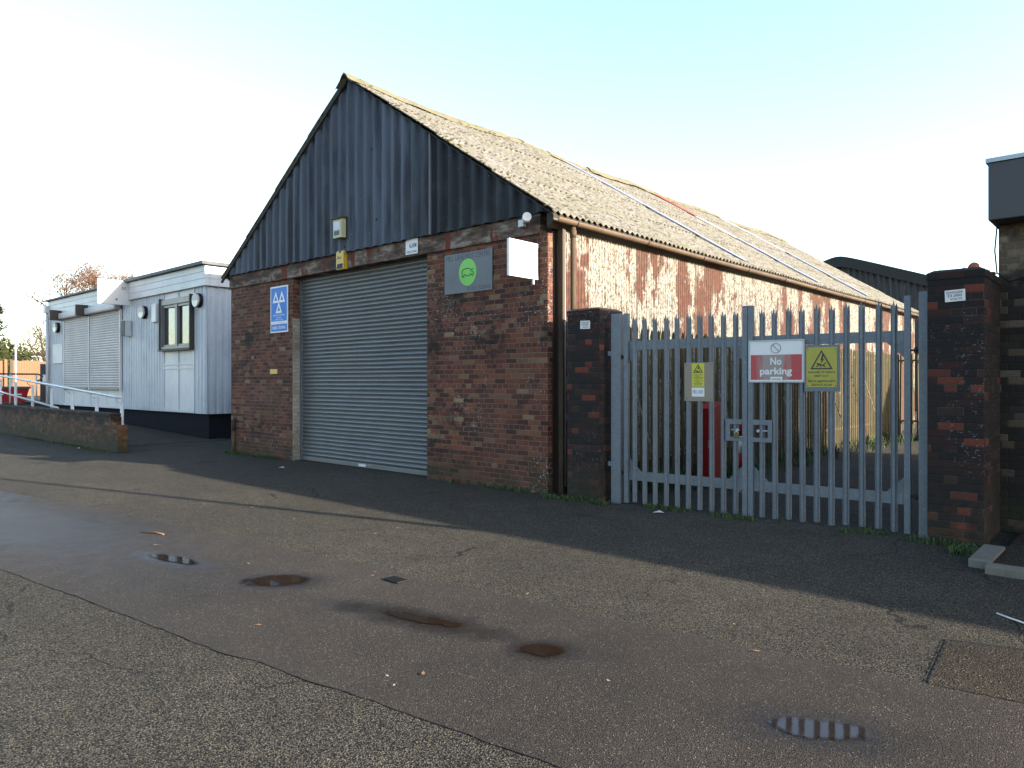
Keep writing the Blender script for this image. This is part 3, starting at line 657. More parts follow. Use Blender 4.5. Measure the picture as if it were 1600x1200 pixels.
# ------------------------------------------------------------------ signs and boxes on the workshop
UF = (1, 0, 0)
s_ = thing('garage_sign', 'blue upright sign with three white triangles on the brick wall left of the shutter', 'sign', (-13.71, YF, 3.22), UF)
m_ = MB(); plate(m_, 0.68, 0.76, 0.008, 0.022); m_.build('border', M['white'], s_)
m_ = MB(); plate(m_, 0.62, 0.70, 0.022, 0.025); m_.build('panel', M['blue'], s_)
m_ = MB()
for cx, cy in ((-0.12, 0.155), (0.12, 0.155), (0, -0.065)): tri_frame(m_, cx, cy, 0.245, 0.235, 0.042, 0.0255)
m_.build('emblem', M['white'], s_)
words(s_, M['white'], ('VEHICLE TESTING', 0, -0.225, 0.46, 0.032, 0.0255), ('STATION', 0, -0.275, 0.2, 0.026, 0.0255), ('APPROVED', 0, -0.318, 0.34, 0.022, 0.0255))
s_ = thing('garage_sign', 'small blue rectangular sign directly under the three triangles sign', 'sign', (-13.71, YF, 2.735), UF)
m_ = MB(); plate(m_, 0.68, 0.2, 0.008, 0.02); m_.build('border', M['white'], s_)
m_ = MB(); plate(m_, 0.63, 0.15, 0.02, 0.0225); m_.build('panel', M['blue'], s_)
m_ = MB(); text_mb(m_, 'DIESEL TESTING', 0, 0, 0.5, 0.06, 0.023, bold=0.01); m_.build('lettering', M['white'], s_)
m_ = MB(); m_.box(-14.09, -13.80, YF - 0.012, YF - 0.001, 1.77, 1.87, bevel=0.003)
tag(m_.build('wall_plate', M['yellow']), 'small plain yellow plate low on the brick wall left of the shutter', 'plate')
s_ = thing('garage_sign', 'grey metal sign with a lime green disc right of the shutter', 'sign', (-8.1, YF, 3.32), UF)
m_ = MB(); plate(m_, 1.06, 0.63, 0.01, 0.02); m_.build('panel', M['signgrey'], s_)
m_ = MB(); m_.disc((0.0, 0.0, 0.0205), 0.196, n=48, h=0.002, sy=1.08); m_.build('disc', M['green'], s_)
words(s_, M['greyink'], ('MILL LANE MOT CENTRE', 0.0, 0.25, 0.98, 0.085, 0.0205), ('01202 720040', 0.24, -0.26, 0.5, 0.062, 0.0205))
m_ = MB()
car = [(-0.105, -0.075), (-0.12, -0.06), (-0.125, 0.0), (-0.115, 0.035), (-0.075, 0.055), (-0.01, 0.06), (0.045, 0.055), (0.068, 0.025), (0.08, 0.02)]
for pts in (car, [(0.08, 0.03), (0.125, 0.042)], [(0.085, 0.0), (0.118, 0.0), (0.128, -0.03), (0.12, -0.06), (0.1, -0.062), (0.085, -0.04), (0.066, -0.03), (0.045, -0.05), (0.01, -0.06), (-0.02, -0.055), (-0.045, -0.04), (-0.062, -0.03), (-0.08, -0.045), (-0.09, -0.075), (-0.105, -0.075)]):
    m_.tube([(x, y, 0.0235) for x, y in pts], 0.0055, 6)
m_.build('emblem', M['ink'], s_)
s_ = thing('alarm_sign', 'small white sign lettered ALARM above the top right corner of the shutter', 'sign', (-9.42, YF - 0.035, 3.9), UF)
m_ = MB(); plate(m_, 0.31, 0.29, 0.004, 0.012); m_.build('panel', M['white'], s_)
words(s_, M['ink'], ('ALARM', 0.03, 0.0, 0.19, 0.075, 0.0125, 0.012), ('OPERATIONAL', 0, -0.105, 0.27, 0.04, 0.0125))
s_ = thing('alarm_box', 'yellow alarm siren box with blue lower lens on the beam above the shutter', 'alarm', (-11.4, YF - 0.03, 3.87), UF)
m_ = MB(); m_.prism([(-0.13, -0.17, 0.005), (0.13, -0.17, 0.005), (0.13, 0.15, 0.005), (0.10, 0.18, 0.005), (-0.10, 0.18, 0.005), (-0.13, 0.15, 0.005)], (0, 0, 0.06)); m_.prism([(-0.115, -0.155, 0.065), (0.115, -0.155, 0.065), (0.115, 0.14, 0.065), (0.09, 0.165, 0.065), (-0.09, 0.165, 0.065), (-0.115, 0.14, 0.065)], (0, 0, 0.02)); m_.build('case', M['yellow'], s_)
m_ = MB(); m_.prism([(-0.09, -0.15, 0.0855), (0.07, -0.15, 0.0855), (0.09, -0.07, 0.0855), (-0.06, -0.07, 0.0855)], (0, 0, 0.01)); m_.build('lens', M['darkblue'], s_)
m_ = MB(); text_mb(m_, 'Elec', -0.01, 0.05, 0.13, 0.06, 0.0855); m_.build('lettering', M['ink'], s_)
s_ = thing('alarm_box', 'cream hooded alarm box mounted on the dark gable cladding above the yellow siren', 'alarm', (-11.34, YF - 0.105, 4.44), UF)
m_ = MB(); m_.box(-0.13, 0.13, -0.18, 0.18, 0.0, 0.11, bevel=0.008); m_.build('case', M['cream'], s_)
m_ = MB(); m_.prism([(-0.15, 0.18, 0), (-0.15, 0.22, 0), (-0.15, 0.185, 0.15), (-0.15, 0.165, 0.15)], (0.3, 0, 0)); m_.build('hood', M['pipe'], s_)
m_ = MB(); m_.box(-0.09, 0.07, -0.13, -0.05, 0.1105, 0.115); m_.build('lens', M['greyink'], s_)
m_ = MB(); m_.box(-0.1, 0.09, -0.03, 0.12, 0.1105, 0.114); m_.build('label_plate', M['panelwhite'], s_)
s_ = thing('projecting_sign', 'white box sign sticking out from the brick corner by the drainpipes', 'sign', (-6.66, 7.62, 3.32), (0, 1, 0))
m_ = MB(); m_.box(-0.32, 0.31, -0.26, 0.25, -0.03, 0.0, bevel=0.004); m_.build('panel', M['white'], s_)
m_ = MB()
for a in ((-0.32, 0.31, 0.232, 0.25), (-0.32, 0.31, -0.26, -0.245), (-0.32, -0.308, -0.245, 0.232), (0.272, 0.284, -0.245, 0.232)): m_.box(a[0], a[1], a[2], a[3], 0.001, 0.012)
m_.build('frame', M['panelwhite'], s_)
m_ = MB(); text_mb(m_, 'MOT', -0.02, 0.02, 0.2, 0.09, 0.001); m_.build('lettering', M['paleink'], s_)
for a in ((0.205, 0.235, -0.33, -0.261), (0.311, 0.35, -0.25, -0.2), (0.311, 0.35, 0.2, 0.24)): m_ = MB(); m_.box(a[0], a[1], a[2], a[3], -0.03, -0.002, bevel=0.004); m_.build('bracket', M['panelwhite'], s_)
s_ = thing('floodlight', 'small security lamp with white round head under the right end of the gable', 'lamp', (-6.86, YF - 0.035, 3.9), UF)
m_ = MB(); m_.box(-0.12, -0.02, -0.05, 0.05, 0.0, 0.06, bevel=0.006); m_.tube([(-0.02, 0.01, 0.05), (0.05, 0.02, 0.09)], 0.018, 8); m_.build('bracket', M['panelwhite'], s_)
m_ = MB(); m_.tube([(0.03, 0.02, 0.07), (0.07, 0.03, 0.1), (0.15, 0.045, 0.17)], [0.025, 0.06, 0.065], 16); m_.build('lamp_head', M['white'], s_)

# ------------------------------------------------------------------ brick gate piers
def pier(x0, x1, y0, y1, h, label, mat):
    p_ = thing('gate_pier', label, 'pier', ((x0 + x1) / 2, (y0 + y1) / 2, 0), kind='thing')
    m_ = MB(); nz = int(h / 0.3); NX, NY = 4, 4
    m_.box(x0, x1, y0, y1, 0, h - 0.1, bevel=0.012); m_.build('shaft', mat, p_, True)
    m_ = MB(); cx, cy = (x0 + x1) / 2, (y0 + y1) / 2
    a = [(x0 - 0.005, y0 - 0.005), (x1 + 0.005, y0 - 0.005), (x1 + 0.005, y1), (x0 - 0.005, y1)]
    b = [(x0 + 0.05, y0 + 0.05), (x1 - 0.05, y0 + 0.05), (x1 - 0.05, y1 - 0.05), (x0 + 0.05, y1 - 0.05)]
    m_.add([(x, y, h - 0.1) for x, y in a] + [(x, y, h - 0.03) for x, y in a] + [(x, y, h) for x, y in b], [(0, 1, 5, 4), (1, 2, 6, 5), (2, 3, 7, 6), (3, 0, 4, 7), (4, 5, 9, 8), (5, 6, 10, 9), (6, 7, 11, 10), (7, 4, 8, 11), (8, 9, 10, 11), (3, 2, 1, 0)])
    m_.build('capping', mat, p_, True); return p_
lp = pier(-6.1, -5.56, 7.88, 8.42, 2.6, 'soot black brick gate pier beside the workshop drainpipe', M['brick_soot'])
rp = pier(-1.78, -1.29, 8.2, 9.1, 2.72, 'sooty red brick gate pier at the right end of the gate', M['brick_soot'])
m_ = MB(); m_.blob((-1.42, 8.45, 2.745), 0.05, (1, 1, 1.1), 2, 0.15); m_.build('brick_stub', paint('orange_brick', (0.4, 0.11, 0.05), 0.8), rp, True)
m_ = MB()
for k in range(16):
    x = random.uniform(-1.75, -1.3); y = random.uniform(8.22, 8.9); m_.tube([(x, y, 2.68), (x + random.uniform(-.02, .02), y, 2.72 + random.uniform(0.02, 0.1))], [0.004, 0.002], 4)
for k in range(40): m_.blob((random.uniform(-1.75, -1.3), random.uniform(8.22, 9), 2.71), random.uniform(0.01, 0.025), (1.2, 1.2, .6), 1, .3)
mo = m_.build('moss', M['moss'], rp, True); mo['kind'] = 'stuff'
def danger(loc, w_, h_, label, tilt=0.0):
    s_ = thing('danger_sign', label, 'sign', loc, UF)
    m_ = MB(); plate(m_, w_, h_, 0.003, 0.008, bevel=0.002); p = m_.build('panel', M['white'], s_); 
    words(s_, M['ink'], ('DANGER', 0, h_ * 0.3, w_ * 0.8, h_ * 0.18, 0.0085, 0.01), ('33.000', -w_ * 0.02, 0, w_ * 0.72, h_ * 0.2, 0.0085, 0.01), ('VOLTS', w_ * 0.05, -h_ * 0.29, w_ * 0.6, h_ * 0.2, 0.0085, 0.01))
    m_ = MB(); m_.box(-w_ * .4, w_ * .4, h_ * .155, h_ * .175, .0085, .0095); m_.build('underline', M['ink'], s_)
    s_.rotation_mode = 'QUATERNION'; s_.matrix_world = ROOT[s_.name] @ Matrix.Rotation(tilt, 4, 'Z')
danger((-1.535, 8.2, 2.45), 0.175, 0.115, 'white DANGER 33.000 VOLTS plate on the right gate pier', R(2))
danger((-5.79, 7.88, 2.37), 0.16, 0.11, 'white DANGER 33.000 VOLTS plate on the left gate pier', R(-2))

# ------------------------------------------------------------------ palisade gate
GA = Vector((-5.37, 8.04, 0)); GT = R(5.4); GU = (math.cos(GT), math.sin(GT), 0)
def post(xc, w_, h, label):
    p_ = thing('gate_post', label, 'gate post', (GA.x + GU[0] * xc, GA.y + GU[1] * xc, 0), rz=GT)
    m_ = MB(); m_.box(-w_ / 2, w_ / 2, -0.05, 0.09, 0, h, bevel=0.006); m_.build('tube', M['galv'], p_)
    return p_
gp = post(-0.015, 0.135, 2.5, 'galvanised square gate post bolted beside the left brick pier')
for z in (0.52, 1.98): m_ = MB(); m_.box(-0.115, -0.068, -0.045, -0.03, z - 0.03, z + 0.03); m_.box(-0.09, -0.068, -0.03, 0.02, z - 0.03, z + 0.03); m_.build('fixing_lug', M['galv'], gp)
gq = post(3.54, 0.085, 2.53, 'galvanised gate post standing against the right brick pier')
def pale_mesh(h0, h1, name='pale'):
    m_ = MB(); cs = [(-0.034, 0.008), (-0.024, 0.001), (-0.013, -0.02), (0, -0.022), (0.013, -0.02), (0.024, 0.001), (0.034, 0.008)]
    tops = [h1 - 0.12, h1 - 0.035, h1 - 0.075, h1, h1 - 0.075, h1 - 0.035, h1 - 0.12]; spl = [0.0, -0.012, -0.004, 0.0, -0.004, -0.012, 0.0]
    front = [[(x, y, h0) for x, y in cs], [(x, y, h1 - 0.14) for x, y in cs], [(x * (1 + (0.25 if i in (1, 5) else 0)), y + spl[i], tops[i]) for i, (x, y) in enumerate(cs)]]
    rows = [r_ + [(x, y + 0.004, z) for x, y, z in reversed(r_)] + [r_[0]] for r_ in front]
    m_.grid(rows, smooth=False); bmesh.ops.remove_doubles(m_.bm, verts=list(m_.bm.verts), dist=0.0002); bmesh.ops.recalc_face_normals(m_.bm, faces=list(m_.bm.faces))
    me = bpy.data.meshes.new(name); m_.bm.to_mesh(me); m_.bm.free(); me.materials.append(M['galv']); return me
gpale = pale_mesh(0.03, 2.47)
def gate(label, stiles, pales, lockx, brace):
    g = thing('palisade_gate', label, 'gate', (GA.x, GA.y, 0), rz=GT, group='pair of palisade gate leaves')
    for x in stiles: m_ = MB(); m_.box(x - 0.03, x + 0.03, -0.025, 0.035, 0.02, 2.5, bevel=0.004); m_.build('stile', M['galv'], g)
    for z0 in (0.32, 2.02):
        m_ = MB(); a, b = stiles[0] + 0.03, stiles[1] - 0.03
        m_.box(a, b, 0.002, 0.008, z0, z0 + 0.12); m_.box(a, b, 0.008, 0.05, z0 + 0.053, z0 + 0.06)
        for xx in pales: m_.tube([(xx, -0.018, z0 + 0.06), (xx, -0.010, z0 + 0.06)], 0.008, 6)
        m_.build('rail', M['galv'], g)
    for i, x in enumerate(pales):
        o = bpy.data.objects.new('pale', gpale); COL.objects.link(o); o.parent = g; o.location = (x, 0.0, random.uniform(-0.012, 0.012)); o.rotation_euler = (0, R(random.uniform(-.25, .25)), R(random.uniform(-2, 2)))
    m_ = MB(); a, b = sorted(lockx)
    m_.box(a, b, -0.03, -0.024, 1.1, 1.16); m_.box(a, b, -0.03, -0.024, 0.9, 0.95); e = (a, a + 0.055) if brace < 0 else (b - 0.05, b); m_.box(e[0], e[1], -0.03, -0.024, 0.95, 1.1)
    m_.box(a, b, 0.045, 0.05, 0.9, 1.16) if False else None
    lk = m_.build('lock_box', M['galv'], g)
    m_ = MB(); m_.tube([(a + 0.06, -0.01, 1.03), (b - 0.04, -0.01, 1.03)], 0.01, 8); m_.tube([(b - 0.06 if brace < 0 else a + 0.06, -0.028, 1.03), (b - 0.06 if brace < 0 else a + 0.06, -0.01, 1.03)], 0.018, 10); m_.build('bolt', M['trim'], lk)
    for st, dr in ((stiles[0], 1), (stiles[1], -1)):
        for z0, dz in ((0.44, 1), (2.02, -1)):
            m_ = MB(); m_.prism([(st + dr * 0.03, 0.012, z0), (st + dr * 0.2, 0.012, z0), (st + dr * 0.03, 0.012, z0 + dz * 0.17)], (0, 0.006, 0)); m_.build('gusset', M['galv'], g)
    hs = stiles[0] if brace < 0 else stiles[1]; d = -1 if brace < 0 else 1
    for z in (0.41, 1.93): m_ = MB(); m_.tube([(hs + d * 0.03, 0.01, z), (hs + d * 0.12, 0.01, z)], 0.011, 8); m_.tube([(hs + d * 0.075, 0.01, z - 0.03), (hs + d * 0.075, 0.01, z + 0.03)], 0.016, 8); m_.build('hinge', M['rust_dark'], g)
    return g
gl = gate('left gate leaf of grey palisade pales carrying the small bare metal notice', (0.125, 1.69), [0.236, 0.38, 0.526, 0.68, 0.828, 0.973, 1.123, 1.276, 1.422, 1.57], (1.46, 1.66), -1)
gr = gate('right gate leaf of grey palisade pales carrying the No parking sign', (1.757, 3.39), [1.882, 2.034, 2.185, 2.338, 2.49, 2.643, 2.791, 2.955, 3.112, 3.264], (1.787, 2.01), 1)
def gloc(x, z, off): return (GA.x + GU[0] * x + GU[1] * off, GA.y + GU[1] * x - GU[0] * off, z)
s_ = thing('padlock', 'brass and steel padlock on the lock box of the palisade gate', 'padlock', gloc(1.6, 0.97, 0.035), GU)
m_ = MB(); m_.box(-0.03, 0.03, -0.03, 0.02, 0, 0.022, bevel=0.004); m_.build('body', paint('brass', (0.2, 0.15, 0.05), 0.35, 0.7), s_)
m_ = MB(); m_.tube([(0.02 * math.cos(math.pi * k / 8), 0.02 + 0.025 * math.sin(math.pi * k / 8), 0.011) for k in range(9)], 0.005, 6); m_.build('shackle', M['trim'], s_)

def figure(mb, cx, cy, k, z):                # falling figure struck by a bolt
    mb.prism([(cx + x * k, cy + y * k, z) for x, y in ((0.05, 0.42), (0.13, 0.42), (0.06, 0.16), (0.14, 0.16), (-0.04, -0.14), (0.02, 0.08), (-0.06, 0.08))], (0, 0, 0.001))
    mb.disc((cx - 0.2 * k, cy - 0.1 * k, z), 0.05 * k, n=12, h=0.001)
    for a, b in (((-0.15, -0.12), (0.08, -0.2)), ((0.08, -0.2), (0.24, -0.05)), ((0.06, -0.2), (0.2, -0.28)), ((-0.1, -0.13), (-0.03, -0.3)), ((-0.1, -0.1), (-0.26, -0.28))):
        d = Vector((b[0] - a[0], b[1] - a[1], 0)).normalized(); n = Vector((-d.y, d.x, 0)) * 0.028
        mb.prism([(cx + (p[0] + s * n.x) * k, cy + (p[1] + s * n.y) * k, z) for p, s in ((a, -1), (b, -1), (b, 1), (a, 1))], (0, 0, 0.001))
s_ = thing('gate_sign', 'bare metal notice with a yellow warning label on the left gate leaf', 'sign', gloc(1.121, 1.602, 0.022), GU)
m_ = MB(); plate(m_, 0.365, 0.475, 0, 0.004); m_.build('panel', M['brownboard'], s_)
m_ = MB(); plate(m_, 0.16, 0.285, 0.0045, 0.006, cx=-0.006, cy=0.085); lb = m_.build('label_plate', M['label_yellow'], s_)
m_ = MB(); tri_frame(m_, -0.006, 0.165, 0.125, 0.105, 0.009, 0.0065, d=0.001); figure(m_, -0.006, 0.15, 0.12, 0.0065); m_.build('emblem', M['ink'], lb)
for k, (t_, wv) in enumerate((('DANGER OF DEATH', 0.12), ('KEEP OUT', 0.06), ('PERYGL MARWOLAETH', 0.13), ('CADWCH ALLAN', 0.09))): words(lb, M['ink'], (t_, -0.006, 0.087 - k * 0.017, wv, 0.009, 0.0065))
m_ = MB(); m_.box(-0.08, 0.07, 0.014, 0.016, 0.0065, 0.007); m_.build('underline', M['ink'], lb)
for k, (t_, wv) in enumerate((('EMERGENCY', 0.07), ('RING THIS NUMBER', 0.12), ('0800 000 000', 0.09))): words(lb, M['ink'], (t_, -0.006, 0.0 - k * 0.018, wv, 0.009, 0.0065))
m_ = MB(); plate(m_, 0.16, 0.11, 0.0045, 0.006, cx=-0.006, cy=-0.125); l2 = m_.build('label_plate', M['white'], s_)
m_ = MB(); text_mb(m_, 'MILL LANE', -0.006, -0.12, 0.13, 0.045, 0.0065, 0.0006); m_.build('lettering', M['paleink'], l2)
m_ = MB(); [m_.disc((x, y, 0.0045), 0.006, n=10) for x in (-.155, .155) for y in (.21, -.21)]; m_.build('bolt', M['ink'], s_)
s_ = thing('gate_sign', 'large faded red and white No parking sign on the right gate leaf', 'sign', gloc(2.053, 1.84, 0.024), GU)
m_ = MB(); plate(m_, 0.63, 0.49, 0, 0.008); m_.build('panel', M['white'], s_)
m_ = MB(); m_.box(-0.288, 0.288, -0.215, 0.075, 0.0085, 0.0095); m_.build('red_field', M['fadedred'], s_)
m_ = MB()
for (x0, x1, y0, y1) in ((-0.315, 0.315, 0.23, 0.245), (-0.315, 0.315, -0.245, -0.23), (-0.315, -0.3, -0.23, 0.23), (0.3, 0.315, -0.23, 0.23)): m_.box(x0, x1, y0, y1, 0.0085, 0.014)
m_.build('frame', M['trim'], s_)
m_ = MB(); m_.tube([(0.0 + 0.055 * math.cos(2 * math.pi * k / 24), 0.15 + 0.055 * math.sin(2 * math.pi * k / 24), 0.009) for k in range(25)], 0.0045, 4, caps=False); m_.tube([(-0.038, 0.19, 0.009), (0.038, 0.11, 0.009)], 0.0045, 4); m_.build('emblem', paint('faded_grey_red', (0.42, 0.3, 0.32), 0.5), s_)
words(s_, M['white'], ('No', 0.0, 0.0, 0.125, 0.085, 0.010, 0.025), ('parking', 0.0, -0.125, 0.36, 0.105, 0.010, 0.025))
m_ = MB(); m_.box(-0.06, 0.075, -0.235, -0.18, 0.015, 0.017); lb = m_.build('label_plate', M['white'], s_); words(lb, M['ink'], ('PRIVATE LAND', 0.007, -0.207, 0.1, 0.018, 0.0172))
s_ = thing('gate_sign', 'yellow danger of death sign with black triangle beside the No parking sign', 'sign', gloc(2.548, 1.765, 0.022), GU)
m_ = MB(); plate(m_, 0.375, 0.52, 0, 0.003, cx=0.005, cy=-0.01); m_.build('backing_plate', M['galv'], s_)
m_ = MB(); plate(m_, 0.322, 0.445, 0.0035, 0.006); m_.build('panel', M['sign_yellow'], s_)
m_ = MB(); tri_frame(m_, 0, 0.085, 0.235, 0.215, 0.014, 0.0065, d=0.001); figure(m_, 0, 0.06, 0.2, 0.0065); m_.build('emblem', M['ink'], s_)
for t_, y, wv in (('DANGER OF DEATH', -0.055, 0.28), ('KEEP OUT', -0.097, 0.15), ('PERYGL MARWOLAETH', -0.155, 0.285), ('CADWCH ALLAN', -0.195, 0.22)): words(s_, M['ink'], (t_, 0, y, wv, 0.022, 0.0065, 0.01))
m_ = MB(); [m_.disc((x, y, 0.0065), 0.005, n=10) for x in (-.145, .145) for y in (.205, -.205)]; m_.build('bolt', M['ink'], s_)

# ------------------------------------------------------------------ the yard behind the gate
fpale = pale_mesh(0.0, 2.45); fpale.materials.clear(); fpale.materials.append(M['oldfence'])
def yard_fence(label, p0, ang, length, n, stays):
    f = thing('palisade_fence', label, 'fence', p0, rz=ang, kind='thing')
    for z in (0.45, 2.2): m_ = MB(); m_.box(0, length, 0.004, 0.01, z, z + 0.05); m_.box(0, length, 0.01, 0.05, z, z + 0.006); m_.build('rail', M['oldfence'], f)
    for i in range(n):
        o = bpy.data.objects.new('pale', fpale); COL.objects.link(o); o.parent = f; o.location = (length * (i + 0.5) / n, 0, random.uniform(-.02, .02)); o.rotation_euler = (0, R(random.uniform(-.5, .5)), R(random.uniform(-3, 3)))
    for k in range(int(length / 2.75) + 1): x = min(k * 2.75, length - 0.03); m_ = MB(); m_.box(x - 0.03, x + 0.03, 0.06, 0.12, 0, 2.4); m_.build('post', M['oldfence'], f)
    for (a, b) in stays: m_ = MB(); m_.tube([a, b], 0.009, 6); m_.build('stay_rod', M['reed'], f, True)
    return f
yard_fence('old rusty palisade fence along the peeling iron flank of the workshop', (-5.85, 8.85, 0), R(90), 14.3, 92,
           [((-5.6, 8.73, 1.66), (-5.5, 9.3, 0.2)), ((-5.6, 11.4, 1.46), (-5.5, 12.1, 0.25)), ((-5.6, 14.2, 1.3), (-5.5, 14.95, 0.2)), ((-5.6, 16.9, 1.4), (-5.5, 17.9, 0.25)), ((-5.6, 19.1, 1.95), (-5.5, 20.5, 0.25))])
yard_fence('old palisade fence closing the far end of the yard', (-5.8, 23.2, 0), 0, 6.0, 39, [])
s_ = thing('steel_cabinet', 'red steel cabinet standing just inside the gate', 'cabinet', (-5.2, 10.3, 0))
m_ = MB(); m_.prism([(-5.33, 10.12, 0.02), (-5.33, 10.12, 1.2), (-5.33, 10.5, 1.3), (-5.33, 10.5, 0.02)], (0.27, 0, 0)); m_.build('body', M['red'], s_, True)
m_ = MB(); m_.box(-5.31, -5.08, 10.105, 10.118, 0.12, 1.12, bevel=0.004); dr_ = m_.build('door', M['red'], s_, True)
m_ = MB(); m_.box(-5.12, -5.10, 10.085, 10.104, 0.6, 0.72); m_.build('handle', M['trim'], dr_, True)
s_ = thing('barrier_post', 'red and white banded parking post behind the gate lock', 'post', (-4.6, 10.0, 0))
for k, (z0, z1, mt) in enumerate(((0, 0.3, 'white'), (0.3, 0.58, 'red'), (0.58, 0.82, 'white'), (0.82, 1.05, 'red'))): m_ = MB(); m_.tube([(-4.6, 10.0, z0), (-4.6, 10.0, z1)], 0.055, 16); m_.build('band', M[mt], s_, True)

# ------------------------------------------------------------------ building at the right edge
b_ = thing('flat_roof_building', 'brick building with a deep dark fascia at the right edge', 'building', (-1.3, 9.2, 0), kind='thing')
m_ = MB(); m_.box(-1.32, 12, 9.2, 18.6, 0, 3.27); m_.build('wall', M['brick_tan'], b_, True)
m_ = MB(); m_.box(-1.36, 12.1, 8.84, 18.7, 3.27, 3.86, bevel=0.008); m_.build('fascia', M['darkfascia'], b_, True)
m_ = MB(); m_.box(-1.38, 12.1, 8.82, 18.72, 3.861, 3.905); m_.build('roof_trim', M['trim'], b_, True)
m_ = MB(); m_.tube([(-1.33 + 0.0, 9.17, 3.26), (-1.35, 9.17, 3.0), (-1.33, 9.17, 2.76), (-1.22, 9.17, 2.66), (-1.0, 9.17, 2.72), (-0.7, 9.17, 2.95)], 0.008, 6); m_.build('cable', M['blackplastic'], b_, True)
k_ = MB(); k_.box(-1.27, -1.1, 7.3, 8.05, -0.02, 0.075, bevel=0.012); k_.box(-1.12, 0.55, 7.12, 7.28, -0.02, 0.07, bevel=0.012); k_.box(0.56, 2.2, 7.12, 7.28, -0.02, 0.07, bevel=0.012); ko = struct('kerb_edging', k_, M['concrete'])
m_ = MB(); m_.box(-1.1, 6, 7.285, 9.19, -0.02, 0.05); struct('path', m_, M['patch'])

# ------------------------------------------------------------------ barn behind
b_ = thing('corrugated_barn', 'big dark corrugated barn rising behind the far end of the workshop', 'building', (-14.4, 45, 0), kind='thing')
def barnz(x): return 9.18 - 0.36 * math.sqrt((x + 14.4) ** 2 + 0.15)
m_ = MB(); rows = [[], []]
for k in range(481):
    x = -22 + 15.5 * k / 480; y = 45 + 0.05 * math.sin(2 * math.pi * x / 0.32); rows[0].append((x, y, 0)); rows[1].append((x, y, barnz(x) - 0.3))
m_.grid(rows); m_.build('wall', M['barn'], b_, True)
m_ = MB(); m_.box(-6.55, -6.5, 45, 70, 0, 6.1); m_.build('wall', M['barn'], b_, True)
m_ = MB(); rows = [[], [], [], []]
for k in range(61):
    x = -22.5 + 16.6 * k / 60; z = barnz(x)
    rows[0].append((x, 44.75, z - 0.62)); rows[1].append((x, 44.7, z)); rows[2].append((x, 70, z)); rows[3].append((x, 70, z - 0.3))
m_.grid(rows, smooth=False); m_.build('roof', paint('dark_barn_roof', (0.03, 0.032, 0.032), 0.8), b_, True)

# ------------------------------------------------------------------ portable office at the left
PX0, PX1, PY = -33.2, -19.5, 9.1
k_ = thing('portable_office', 'pale flat roofed prefab office with ribbed cladding and two lowered shutters', 'building', (-26, PY, 0), kind='thing')
m_ = MB(); m_.box(PX0, PX1 - 0.12, PY + 0.12, PY + 5, 0, 0.72); m_.build('plinth', M['blackbase'], k_, True)
def rib(t_): 
    a = t_ / 0.2 % 1.0
    return 0.022 if 0.08 < a < 0.6 else (0.0 if a > 0.72 or a < 0.0 else (0.022 * (1 - (a - 0.6) / 0.12) if a >= 0.6 else 0.022 * a / 0.08))
SEG = [(PX0, -31.32), (-25.55, -22.32), (-20.2, PX1)]
for x0, x1 in SEG:
    m_ = MB()
    n = int((x1 - x0) / 0.0125); rows = [[(x0 + (x1 - x0) * q / n, PY - rib(x0 + (x1 - x0) * q / n - PX1), z) for q in range(n + 1)] for z in (0.72, 4.3)]
    m_.grid(rows, smooth=False); m_.build('cladding', M['clad'], k_, True)
m_ = MB(); n = 400; m_.grid([[(PX1 + rib(PY + 5 * q / n), PY + 5 * q / n, z) for q in range(n + 1)] for z in (0.72, 4.3)], smooth=False)
m_.build('cladding', M['clad'], k_, True)
m_ = MB(); m_.box(PX0, PX1 - 0.03, PY + 0.05, PY + 5, 0.72, 4.78); m_.build('core', M['panelwhite'], k_, True)
m_ = MB()
for z0, z1 in ((4.24, 4.43), (4.435, 4.62), (4.625, 4.8)):
    m_.box(PX0 + 0.1, PX1 + 0.1, PY - 0.1, PY + 0.04, z0, z1, bevel=0.008); m_.box(PX1 - 0.02, PX1 + 0.1, PY + 0.045, PY + 5, z0, z1, bevel=0.008)
m_.build('fascia', M['fascia'], k_, True)
m_ = MB(); m_.box(PX0 - 0.05, -25.3, PY - 0.2, PY + 5.2, 4.805, 4.86); m_.box(-25.2, PX1 + 0.2, PY - 0.22, PY + 5.2, 4.805, 4.89); m_.build('roof', M['roofedge'], k_, True)
m_ = MB(); m_.tube([(PX0 + 0.05, PY - 0.1, 4.35), (PX0 + 0.05, PY - 0.1, 0.75)], 0.06, 10); m_.box(PX0 - 0.1, PX0 + 0.2, PY - 0.22, PY, 4.35, 4.62, bevel=0.01); m_.build('downpipe', M['fascia'], k_, True)
# shutters
for x0, x1 in ((-31.25, -28.62), (-28.42, -25.62)):
    m_ = MB(); prof = []; z = 1.4
    while z < 3.98:
        for a, o in ((0, 0.004), (0.2, 0.013), (0.55, 0.017), (0.85, 0.012), (0.93, 0.0)): prof.append((z + a * 0.084, PY - 0.06 - o))
        z += 0.084
    m_.grid([[(x, y, zz) for zz, y in prof] for x in (x0, (x0 + x1) / 2, x1)], smooth=False); s1 = m_.build('window_shutter', M['kshutter'], k_, True)
    m_ = MB(); m_.box(x0, x1, PY - 0.11, PY - 0.03, 1.33, 1.4, bevel=0.006); m_.build('bottom_rail', M['wframe'], s1, True)
    m_ = MB(); m_.box(x0 - 0.05, x1 + 0.05, PY - 0.26, PY - 0.03, 3.98, 4.22, bevel=0.06); m_.build('shutter_roll', M['kshutter'], s1, True)
for x in (-31.28, -28.56, -25.62): m_ = MB(); m_.box(x, x + 0.08, PY - 0.09, PY - 0.02, 1.3, 4.0); m_.build('guide_rail', M['panelwhite'], k_, True)
